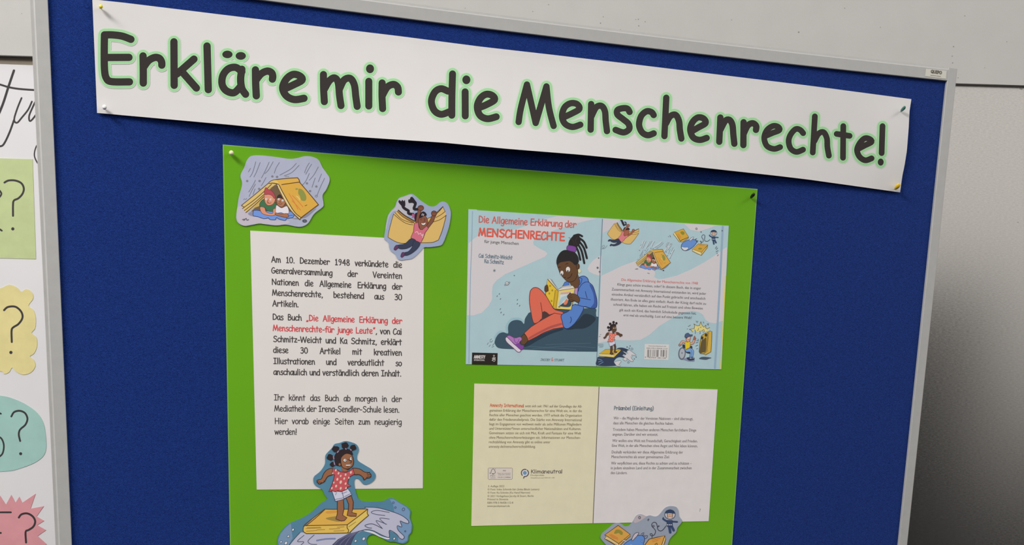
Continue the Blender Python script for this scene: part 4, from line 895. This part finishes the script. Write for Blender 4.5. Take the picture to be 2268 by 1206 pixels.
# small vignettes on the back cover
a.begin('printed_vignette', 'small girl flying on a yellow book'); k = 12.06; O3 = (1325, 475)
def P3(x, y): return (O3[0] + x / k, O3[1] + y / k)
a.lv = 12; a.affine([(225,380),(135,745),(1052,400)], [P3(430,238), P3(243,512), P3(1082,500)]); draw_flyer(a, False)
a.crop(1325, 475, 12.06); a.line([(110,870),(120,820),(160,812),(170,840),(140,880),(105,910),(180,890),(240,820)], 6, DG); a.line([(95,915),(105,910)], 6, DG)
a.begin('printed_vignette', 'small book tent with two children in the rain')
k = 15.08; O3 = (1400, 530); a.affine([(605,540),(1236,820),(255,830)], [P3(570,395), P3(1285,770), P3(125,765)]); draw_tent(a, False)
a.crop(1400, 530, 15.08); a.line([(115,985),(160,975),(195,980)], 20, (120,120,128)); a.line([(515,1115),(580,1130)], 12, (120,110,110)); a.ell((1045,1030), 28, 20, (66,76,96))
a.begin('printed_vignette', 'small astronaut, whale and two yellow books'); a.crop(1480, 490, 12.06); a.lv = 12; YD = (96,74,34); NB_ = (50,66,96)
def tomes(P, w, gold=(208,164,66)):
    for pts, rgb in P: a.poly(pts, rgb, 0, YD, w)
tomes([([(135,335),(175,285),(330,545),(300,550)], (222,204,140)), ([(330,548),(360,505),(548,420),(540,445),(380,545)], (214,180,90)), ([(170,285),(405,195),(545,415),(350,500),(330,530)], (208,164,62))], 12)
a.poly([(320,290),(380,260),(440,300),(430,340),(380,360)], (140,136,52)); a.line([(270,330),(340,430)], 12, (210,120,60)); a.line([(250,350),(320,460)], 12, (210,120,60))
a.poly([(350,650),(380,580),(470,520),(560,490),(660,480),(740,500),(765,550),(720,620),(650,690),(560,750),(470,780),(400,765),(352,710)], (102,142,204), 1, NB_, 14); a.poly([(355,675),(440,690),(530,690),(540,720),(470,775),(400,760),(355,705)], (210,208,214), 1, NB_, 8)
a.poly([(560,520),(580,470),(640,420),(680,415),(670,450),(620,500)], (204,202,208), 1, NB_, 9)
for q in [[(720,480),(760,460)],[(740,510),(800,520)],[(750,540),(790,545)]]: a.line(q, 16, NB_)
tomes([([(640,740),(690,735),(880,820),(885,905),(780,860),(645,790)], (224,208,150)), ([(880,820),(1060,640),(1050,690),(885,905)], (216,186,100)), ([(640,740),(800,600),(1060,620),(890,825)], (208,160,66))], 12)
a.poly([(800,720),(850,700),(910,720),(880,750),(810,745)], (140,136,52)); a.line([(830,640),(960,640)], 12, (206,112,70))
def astronaut(a, hx, hy, r):
    S_ = (54,72,108); D_ = (42,54,78)
    q = lambda x, y: (hx + x * r, hy + y * r)
    for p_, w in [([q(-.55,1.35), q(-.95,1.15), q(-1.35,.85)], .36), ([q(.35,1.38), q(.9,1.42), q(1.4,1.45)], .34), ([q(-.2,2.2), q(-.05,2.9), q(.05,3.5)], .5), ([q(.25,2.2), q(.55,2.75), q(.72,3.1)], .5), ([q(-1.4,.8), q(-1.3,.62)], .22)]: a.line(p_, w * r, S_); 
    a.poly([q(-.62,1.15), q(.45,1.15), q(.5,2.3), q(-.58,2.3)], S_, 0, D_, .1 * r)
    for x in (-.45, -.08, .25): a.ell(q(x, 2.02), .13 * r, .11 * r, (206,204,212))
    a.ell(q(0, 0), 1.02 * r, .92 * r, (194,192,198), D_, .1 * r)
    a.poly([q(-.52,-.2), q(.5,-.2), q(.38,.65), q(-.35,.68)], (212,180,156), 0); a.line([q(-.55,-.2), q(-.42,.62)], .14 * r, (120,84,58)); a.line([q(.52,-.2), q(.42,.6)], .14 * r, (120,84,58))
    a.poly([q(-1.0,-.22), q(-.75,-.68), q(0,-.96), q(.75,-.68), q(1.0,-.15), q(0,-.28)], (46,66,98), 0, D_, .08 * r)
    a.line([q(-.2,.4), q(0,.44), q(.2,.36)], .09 * r, (150,80,70)); a.line([q(.0,.0), q(-.02,.2)], .07 * r, (150,100,80)); a.ell(q(-.2,.02), .06 * r, .06 * r, D_); a.ell(q(.22,.0), .06 * r, .06 * r, D_)
a.line([(1115,480),(1060,525),(1010,530),(970,500),(975,440),(980,380),(940,350),(905,375),(900,430),(935,480),(930,540),(880,560),(850,530),(870,515),(890,545),(870,590)], 13, (58,70,92))
astronaut(a, 1215, 305, 84); a.ell((755,192), 20, 24, None, (100,100,110), 11); a.ell((877,278), 15, 18, DG); a.ell((1442,245), 15, 18, DG)
for q in [[(1260,720),(1295,665)],[(1285,750),(1318,705)],[(1275,810),(1335,775)],[(1295,855),(1315,840)],[(1315,915),(1338,885)],[(45,370),(60,410)],[(5,400),(8,408)]]: a.line(q, 13, DG)
a.begin('printed_vignette', 'small girl surfing a dark wave on a book'); a.crop(1315, 700, 10.49); a.lv = 12
a.poly([(82,985),(110,940),(300,930),(520,760),(620,725),(720,740),(830,790),(760,830),(780,900),(680,880),(740,950),(690,960),(590,950),(510,990),(470,1070),(530,1145),(80,1140)], (50,62,86))
a.poly([(660,800),(720,820),(800,870),(770,800),(830,780),(900,830),(980,890),(985,915),(920,905),(880,890),(900,950),(860,930),(880,980),(925,1030),(910,1055),(860,1045),(800,1000),(765,960),(770,1025),(730,1035),(680,1010),(690,960),(740,960),(650,900),(720,905),(760,880)], (206,202,206), 0, (84,92,106), 9)
a.poly([(470,1070),(540,1035),(620,1020),(640,1050),(580,1130),(630,1150),(600,1165),(530,1150)], (206,204,206), 0, (84,92,106), 9)
for x, y, r in [(775,712,12),(845,688,10),(825,740,11),(887,758,24),(985,945,10),(945,988,9),(805,1068,20)]: a.ell((x, y), r, r, None if r > 18 else (96,104,116), (96,104,116), 8)
for q in [[(105,645),(220,648)],[(105,678),(225,682)],[(130,712),(210,710)],[(150,420),(170,418)],[(125,468),(152,462)]]: a.line(q, 9, (104,120,132))
for q in [[(100,990),(180,1010)],[(110,1060),(200,1030)],[(120,1120),(220,1060)]]: a.line(q, 14, (110,140,180))
k = 10.49; O3 = (1315, 700); a.affine([(838,80),(385,965),(1085,800)], [P3(460,138), P3(118,920), P3(628,775)]); draw_surfer(a, False)
a.begin('printed_vignette', 'small boy in a wheelchair beside a yellow loudspeaker'); a.crop(1490, 700, 10.05); a.lv = 12; SD = (88,76,44)
a.poly([(370,290),(480,270),(490,200),(470,168),(540,210),(600,205),(625,120),(652,200),(690,242),(742,195),(730,255),(770,282),(822,248),(790,320),(700,345),(640,310),(560,350),(500,330),(490,290),(440,350),(425,310)], (226,208,130), 0)
for q in [[(440,350),(420,310),(370,290),(480,270),(492,205),(470,168)],[(470,168),(540,210),(600,205),(625,120)],[(625,120),(652,200),(690,242),(742,195)],[(742,195),(730,255),(770,282),(822,248)]]: a.line(q, 10, SD, 0)
for q in [[(495,300),(505,330),(500,385)],[(575,260),(565,310),(545,312)],[(635,235),(610,250)],[(605,325),(612,380),(600,388)],[(650,330),(690,290),(700,340),(680,358)],[(345,225),(395,195)],[(320,282),(335,278)],[(520,100),(545,140)],[(555,105),(560,125)],[(680,120),(690,150)],[(765,160),(790,200)],[(800,155),(790,185)]]: a.line(q, 11, (92,98,104))
a.poly([(780,350),(830,326),(872,335),(866,560),(850,790),(730,858),(690,840),(740,790)], (208,170,70), 0, SD, 12); a.poly([(640,432),(700,385),(782,345),(765,560),(740,800),(690,835),(615,828),(588,790),(598,640),(625,500)], (196,162,60), 0, SD, 12)
a.poly([(640,545),(690,510),(745,482),(730,780),(680,800),(612,822),(594,780)], (98,84,52)); a.ell((655,480), 28, 36, (62,54,38)); a.ell((740,415), 28, 38, (62,54,38)); a.line([(800,360),(780,600),(770,790)], 8, SD)
a.poly([(585,940),(650,902),(760,905),(862,922),(800,945),(740,965),(640,955)], (74,88,104))
for q in [[(560,505),(575,525)],[(530,540),(578,545)],[(515,590),(565,580)],[(510,660),(560,640)],[(530,725),(555,715)]]: a.line(q, 10, (70,84,98))
a.poly([(180,960),(330,920),(470,960),(480,1000),(360,1000),(260,970)], (132,140,168)); a.poly([(220,625),(275,640),(290,700),(225,700)], (44,50,66)); a.poly([(280,780),(400,790),(380,830),(300,810)], (50,56,70)); a.poly([(385,660),(430,660),(435,720),(385,710)], (54,60,78))
a.ell((205,825), 74, 132, (116,122,134), (84,88,100), 12, rot=.08); a.ell((208,825), 58, 110, (172,178,186), rot=.08); a.ell((205,815), 12, 18, (80,98,122))
a.poly([(290,745),(390,708),(450,740),(465,790),(440,905),(372,915),(392,800),(300,790)], (122,164,212), 1, (62,84,120), 9); a.line([(400,740),(425,800),(405,900)], 8, (62,84,120))
a.poly([(310,920),(400,905),(470,910),(480,965),(380,985),(330,960)], (50,60,82)); a.ell((400,930), 24, 14, (150,160,180)); a.ell((455,925), 16, 13, (150,160,180))
AS = (214,164,142); AO = (116,66,62)
for q, w in [([(280,580),(215,560),(190,600),(155,638)], 42), ([(390,605),(450,592),(482,510)], 40)]: a.line(q, w + 12, AO); a.line(q, w - 4, AS)
a.ell((158,640), 24, 18, (190,150,132), AO, 9); a.poly([(460,500),(478,445),(490,432),(498,460),(520,490),(500,520),(468,525)], (160,104,90), 1, AO, 7)
a.poly([(278,562),(330,575),(385,560),(380,690),(330,715),(290,735),(275,650)], (232,196,44), 1, (140,110,40), 9)
a.poly([(305,475),(390,450),(392,500),(375,545),(340,570),(305,545)], AS, 1, AO, 9); a.poly([(300,490),(300,440),(340,450),(312,500)], (112,72,50)); a.ell((345,490), 9, 9, (230,226,224)); a.line([(345,520),(370,515)], 7, AO)
a.poly([(268,455),(285,395),(345,370),(385,408),(442,404),(430,440),(385,440),(285,478)], (74,96,130), 1, (42,54,78), 9)
a.end()

# ------------------------------------------------------------------ printed inside pages
pg = empty('page_print', surf_board(1316, 1160, .001), 'open book spread print with a cream left page and white right page', 'book page print')
lp = paper('left_page', [(1050.4,848.8),(1326.2,855.6),(1313.0,1157.9),(1043.8,1163.9)], surf_board, .0013, .0003, pm('cream_page', (220,212,182)), parent=pg); lp['label'] = 'cream page'
rp = paper('right_page', [(1326.2,855.6),(1589.4,861.8),(1569.6,1153.3),(1313.0,1157.9)], surf_board, .0013, .0003, pm('white_page', (217,211,211)), parent=pg); rp['label'] = 'white page'
BR = (104,88,66)
a = Art(surf_board, .00132, lp); a.begin('printed_paragraph'); a.crop(1040, 840, 3.655)
a.text('Amnesty International', (163,219), (440,224), 34, 4.2, (204,104,70))
for t, x0, y0, x1, y1 in [('setzt sich seit 1961 auf der Grundlage der All-',449,223,910,227),('gemeinen Erkl\u00e4rung der Menschenrechte f\u00fcr eine Welt ein, in der die',161,259,909,263),('Rechte aller Menschen geachtet werden. 1977 erhielt die Organisation',161,296,908,300),('daf\u00fcr den Friedensnobelpreis. Die St\u00e4rke von Amnesty International',160,332,907,336),
  ('liegt im Engagement von weltweit mehr als zehn Millionen Mitgliedern',160,369,905,372),('und Unterst\u00fctzer*innen unterschiedlicher Nationalit\u00e4ten und Kulturen.',159,405,903,408),('Gemeinsam setzen sie sich mit Mut, Kraft und Fantasie f\u00fcr eine Welt',158,441,902,444),('ohne Menschenrechtsverletzungen ein. Informationen zur Menschen-',157,478,898,479),('rechtsbildung von Amnesty gibt es online unter',156,514,653,515),('amnesty.de/menschenrechtsbildung.',155,551,534,551)]:
    a.lv = 1; a.type(t, (x0, y0), (x1, y1), 30, BR)
a.begin('printed_imprint'); a.crop(1065, 1060, 14.63)
for t, x0, y0, x1, y1 in [('3. Auflage 2022',232,262,757,260),('\u00a9 Font: Imke Schmidt-S\u00e1ri (Imke Block Letters)',220,365,1890,362),('\u00a9 Font: Ka Schmitz (Ka Hand Narrow)',218,472,1590,468),('\u00a9 2021 Verlagshaus Jacoby & Stuart, Berlin',216,581,1710,576),('Printed in Slovenia',214,687,885,685),('ISBN 978-3-96428-112-8',210,797,1045,795),('www.jacobystuart.de',206,902,935,900)]:
    a.lv = 1; a.type(t, (x0, y0), (x1, y1), 88, BR)
a.begin('forest_seal', 'boxed FSC seal'); a.crop(1070, 1020, 11.94); a.lv = 1; GR = (98,88,84)
bx = [(150,185),(760,185),(778,200),(772,470),(755,486),(148,486),(133,470),(137,200)]
a.poly(bx, (214,203,194), 0, (128,118,110), 10); lv = a.lv
a.line([(170,318),(196,338),(212,290),(228,235),(262,206),(300,235),(325,310),(300,330),(265,352),(235,332)], 14, GR); a.line([(262,330),(262,350)], 20, GR); a.line([(318,210),(330,216)], 12, GR)
for t, x0, y0, x1, y1, em, b_ in [('FSC',195,415,320,415,62,.02),('MIX',525,274,606,274,48,.03),('Papier aus verantwor-',380,336,740,334,36,.02),('tungsvollen Quellen',396,374,722,372,36,.02),('FSC\u00ae C108866',392,448,725,447,46,.02)]: a.lv = lv; a.type(t, (x0, y0), (x1, y1), em, GR, bold=b_)
a.line([(196,446),(325,446)], 8, GR)
a.begin('climate_seal', 'round Klimaneutral seal with blue dot'); a.lv = 1; KG = (92,78,84)
def arc(cx, cy, r, t0, t1, n=14): return [(cx + r * math.cos(math.radians(t0 + (t1 - t0) * i / n)), cy + r * math.sin(math.radians(t0 + (t1 - t0) * i / n))) for i in range(n + 1)]
a.ell((1104,316), 78, 78, (214,212,218)); a.ell((1104,316), 50, 52, (112,146,178)); a.line(arc(1106,316,94,-72,-222), 27, KG); a.line(arc(1106,318,94,-50,98) + [(1085,415),(1072,455)], 27, KG)
a.lv = 1; a.text('Klimaneutral', (1258,326), (2098,324), 128, 17, (98,84,84)); a.lv = 1; a.type('Druckprodukt', (1256,395), (1615,395), 58, (112,98,92)); a.lv = 1; a.type('ClimatePartner.com/12594-1811-1001', (1256,460), (1888,458), 42, (112,98,92))
a.end()
a = Art(surf_board, .00132, rp); a.begin('printed_heading', 'blue grey hand lettered heading'); a.crop(1310, 850, 3.89)
a.text('Pr\u00e4ambel (Einleitung)', (192,222), (536,225), 44, 5.2, (92,104,116))
a.begin('printed_paragraph')
for t, x0, y0, x1, y1 in [('Wir \u2013 die Mitglieder der Vereinten Nationen \u2013 sind \u00fcberzeugt,',190,304,875,310),('dass alle Menschen die gleichen Rechte haben.',187,346,706,350),('Trotzdem haben Menschen anderen Menschen furchtbare Dinge',184,402,902,408),('angetan. Dar\u00fcber sind wir entsetzt.',181,443,573,445),('Wir wollen eine Welt mit Freundschaft, Gerechtigkeit und Frieden.',179,498,914,502),
  ('Eine Welt, in der alle Menschen ohne Angst und Not leben k\u00f6nnen.',176,540,914,544),('Deshalb verk\u00fcnden wir diese Allgemeine Erkl\u00e4rung der',174,596,788,598),('Menschenrechte als unser gemeinsames Ziel.',172,637,673,638),('Wir verpflichten uns, diese Rechte zu achten und zu sch\u00fctzen \u2013',169,692,862,693),('in jedem einzelnen Land und in der Zusammenarbeit zwischen',167,733,862,733),('den L\u00e4ndern.',165,775,308,775)]:
    a.lv = 1; a.type(t, (x0, y0), (x1, y1), 35, (96,86,88))
a.begin('page_number'); a.type('7', (930,1098), (939,1098), 35, (96,86,88))
a.begin('page_fold', 'dark fold line'); a.crop(0, 0, 1); a.lv = 1; a.line([(1326.8,856.2),(1319.8,1010),(1313.4,1157.3)], 1.6, (96,86,74)); a.end()

# ------------------------------------------------------------------ astronaut cutout
CU = (1320, 1100, 10.31)
o, a = cutout('paper_cutout', CU, [(505,585),(580,610),(650,660),(720,660),(780,620),(850,540),(900,450),(950,405),(1020,390),(1090,410),(1150,435),(1230,415),(1330,440),(1400,430),(1470,370),(1560,260),(1640,215),(1730,205),(1830,225),(1880,300),(1900,430),(1965,530),(1940,600),(1860,700),(1830,800),(1740,890),(1680,970),(1640,1093),(1620,1250),(1540,1400),(1200,1480),(800,1500),(450,1450),(330,1300),(250,1120),(120,960),(105,890),(150,810),(300,690),(400,610)],
  (150,158,174), 'grey paper cutout of an astronaut, whale and yellow books below the white page')
a.begin('printed_cloud', 'pinkish patch'); a.poly([(858,560),(905,462),(955,415),(1020,400),(1090,420),(1150,445),(1090,490),(1000,550),(900,590)], (186,174,180))
a.begin('printed_book', 'golden closed book on the left'); GO = (214,160,76); GD = (84,58,36)
a.poly([(205,862),(232,905),(190,945),(500,1130),(520,1150),(520,1062)], (222,194,136), 0, GD, 14); a.poly([(520,1062),(782,850),(788,890),(640,1010),(520,1130)], (216,172,92), 0, GD, 14); a.poly([(205,860),(505,645),(782,850),(520,1062)], GO, 0, GD, 18)
a.poly([(430,780),(460,745),(520,740),(580,770),(612,810),(600,865),(560,860),(520,820),(450,838),(412,830)], (148,138,58)); a.line([(305,858),(400,910),(500,970)], 13, (206,104,54)); a.line([(345,850),(420,890),(505,940)], 11, (206,104,54)); a.line([(330,900),(420,950)], 9, (206,104,54)); a.line([(235,965),(400,1055)], 9, GD); a.line([(400,1060),(470,1085)], 9, (150,110,60))
a.begin('printed_whale', 'blue whale'); WB = (96,140,206)
a.poly([(620,1110),(690,1035),(800,965),(870,910),(960,875),(1060,880),(1108,935),(1105,1010),(1080,1070),(1100,1130),(1000,1250),(820,1300),(660,1260),(600,1180)], WB, 1, (46,56,92), 14)
a.poly([(815,1000),(832,920),(890,832),(975,808),(950,870),(880,950),(850,985)], (200,186,194), 1, (50,54,80), 12)
for q in [[(1030,850),(1060,822),(1098,812),(1090,840),(1060,870)],[(1080,880),(1115,870)],[(1100,910),(1150,875),(1178,880),(1160,930),(1115,950)]]: a.line(q, 12, (50,60,96))
a.ell((1050,1005), 20, 20, (150,176,218), (50,60,96), 8); a.line([(620,985),(690,1005)], 16, (210,206,214)); a.line([(640,965),(700,985)], 8, GD); a.poly([(780,1090),(900,1130),(980,1200),(820,1270),(680,1220)], (206,204,212))
a.begin('printed_book', 'golden book on the right')
a.poly([(1110,1100),(1215,960),(1400,915),(1572,880),(1500,1100),(1440,1240),(1100,1180)], GO, 0, GD, 18); a.poly([(1572,880),(1592,960),(1540,1120),(1470,1280),(1440,1240),(1500,1093)], (222,190,120), 0, GD, 14)
a.line([(1280,985),(1400,955),(1470,945)], 12, (206,104,54)); a.line([(1290,1020),(1420,985)], 12, (206,104,54)); a.line([(1345,1085),(1390,1050),(1400,1093)], 22, (120,108,50)); a.line([(1570,900),(1530,1000),(1500,1093)], 8, GD)
a.begin('printed_astronaut', 'astronaut in a navy suit on a curly tether')
a.line([(1600,655),(1540,735),(1480,772),(1420,745),(1398,660),(1380,595),(1330,572),(1282,600),(1275,660),(1320,710),(1360,770),(1340,850),(1290,882),(1242,870),(1236,840),(1265,828),(1290,855),(1285,890),(1278,925)], 15, (58,58,74)); a.line([(1285,665),(1310,640),(1335,655),(1318,680),(1292,675)], 12, (58,58,74)); a.line([(1405,690),(1430,650),(1450,655),(1430,675)], 13, (58,58,74))
astronaut(a, 1690, 395, 117)
a.begin('printed_doodles'); a.ell((995,465), 22, 28, None, (78,80,96), 12); a.line([(1172,522),(1218,508)], 9, (62,66,84)); a.line([(1195,488),(1194,545)], 9, (62,66,84)); a.end()

# ------------------------------------------------------------------ hand-lettered poster on the wall, left
M_FLIP = mottled('flipchart_paper', (203,201,203), 0.7, 0.15, 9, 0.02, 0.25, 9)
PK = (52,48,50)
ps = paper('flipchart_sheet', [(-420,127),(78,144.5),(240,150),(275,1206),(290,1420),(-380,1400)], surf_wall, .0025, .0005, M_FLIP)
tag(ps, 'white flipchart sheet with black script lettering on the wall left of the pinboard', 'flipchart sheet')
a = Art(surf_wall, .00253, ps); a.begin('script_lettering', 'black brush script'); a.crop(0, 0, 2.01)
for q, w in [([(62,314),(38,385),(12,465),(-20,540)],11),([(-60,360),(0,376),(40,388),(90,396),(175,402)],9),([(96,436),(78,480),(64,525),(66,542),(78,545),(98,522),(125,488),(142,452)],8),([(165,436),(145,478),(130,515),(132,538),(145,530),(175,490)],8),([(62,535),(42,590),(20,636),(5,650),(-20,648)],9),([(178,628),(160,655),(153,690),(164,720),(182,742)],6)]: a.line(q, w, PK)
a.end()
def qcard(name, pts, crop, rgb, label, mark, dot, w, smooth, extra=()):
    ox, oy, s = crop
    o = paper(name, [(ox + x / s, oy + y / s) for x, y in pts], surf_wall, .0032, .0004, cutmat(rgb), smooth=smooth)
    tag(o, label, 'paper card'); a = Art(surf_wall, .00323, o); a.crop(*crop); a.begin('question_mark', 'black handwritten question mark')
    a.line(mark, w, PK); a.ell(dot, w * .8, w * .8, PK)
    if extra:
        for q in extra: a.begin('letter_stroke', 'end of a black letter'); a.line(q, w * .9, PK)
    a.end()
B1 = (0, 0, 2.01); B2 = (0, 600, 1.99)
qcard('question_card', [(-520,690),(145,708),(160,1152),(-500,1135)], B1, (173,184,134), 'pale green square card with a question mark on the flipchart sheet',
  [(20,812),(38,803),(68,803),(95,815),(106,838),(100,862),(82,882),(62,892),(58,912),(58,960)], (57,1018), 9, False, [[(-20,830),(6,860),(-10,885)],[(-15,1010),(8,1026)]])
cloud = []
for cx, cy, r, a0, a1 in [(40,120,58,250,330),(108,118,38,250,400),(112,212,48,320,400),(118,325,45,300,400),(105,408,50,330,480),(20,415,40,60,150)]:
    for t in range(5): an = math.radians(a0 + (a1 - a0) * t / 4); cloud.append((cx + r * math.cos(an), cy + r * math.sin(an)))
cloud = [(-420,90),(-250,70),(-60,85),(0,76),(40,60),(75,72),(94,90),(116,79),(140,92),(146,120),(126,152),(148,172),(158,212),(154,252),(140,272),(160,292),(163,330),(150,362),(132,376),(150,392),(155,420),(136,446),(102,456),(70,442),(53,426),(40,445),(18,453),(0,441),(-100,450),(-300,440),(-430,430),(-440,260)]
qcard('question_card', cloud, B2, (205,193,135), 'yellow cloud shaped card with a question mark on the flipchart sheet',
  [(18,172),(35,158),(68,157),(93,178),(99,205),(82,232),(58,248),(51,262),(52,312)], (48,358), 9, True)
qcard('question_card', [(-300,555),(-150,535),(0,548),(60,562),(120,590),(165,625),(190,665),(200,710),(204,775),(190,815),(150,845),(90,868),(40,880),(-60,884),(-200,880),(-330,820),(-380,700)], B2, (146,182,175), 'teal oval card with a question mark on the flipchart sheet',
  [(50,640),(62,621),(86,615),(110,625),(121,650),(112,676),(92,694),(85,705),(83,722),(89,748)], (91,804), 8.5, True, [[(-30,726),(0,732),(13,750),(17,775),(10,805),(-10,822)],[(-8,622),(4,628)]])
qcard('question_card', [(-400,1020),(-100,985),(0,988),(26,1028),(50,985),(68,1020),(85,993),(98,1020),(157,980),(134,1046),(193,1035),(161,1080),(195,1099),(164,1118),(203,1140),(166,1166),(206,1202),(166,1226),(196,1262),(160,1280),(170,1330),(120,1310),(60,1350),(-100,1320),(-400,1330)], B2, (200,138,144), 'pink spiky burst card with a question mark on the flipchart sheet',
  [(83,1085),(95,1071),(120,1067),(144,1080),(155,1102),(147,1125),(126,1140),(113,1148),(115,1195)], (116,1240), 9, False, [[(-30,1062),(48,1062)],[(-20,1150),(4,1153)]])
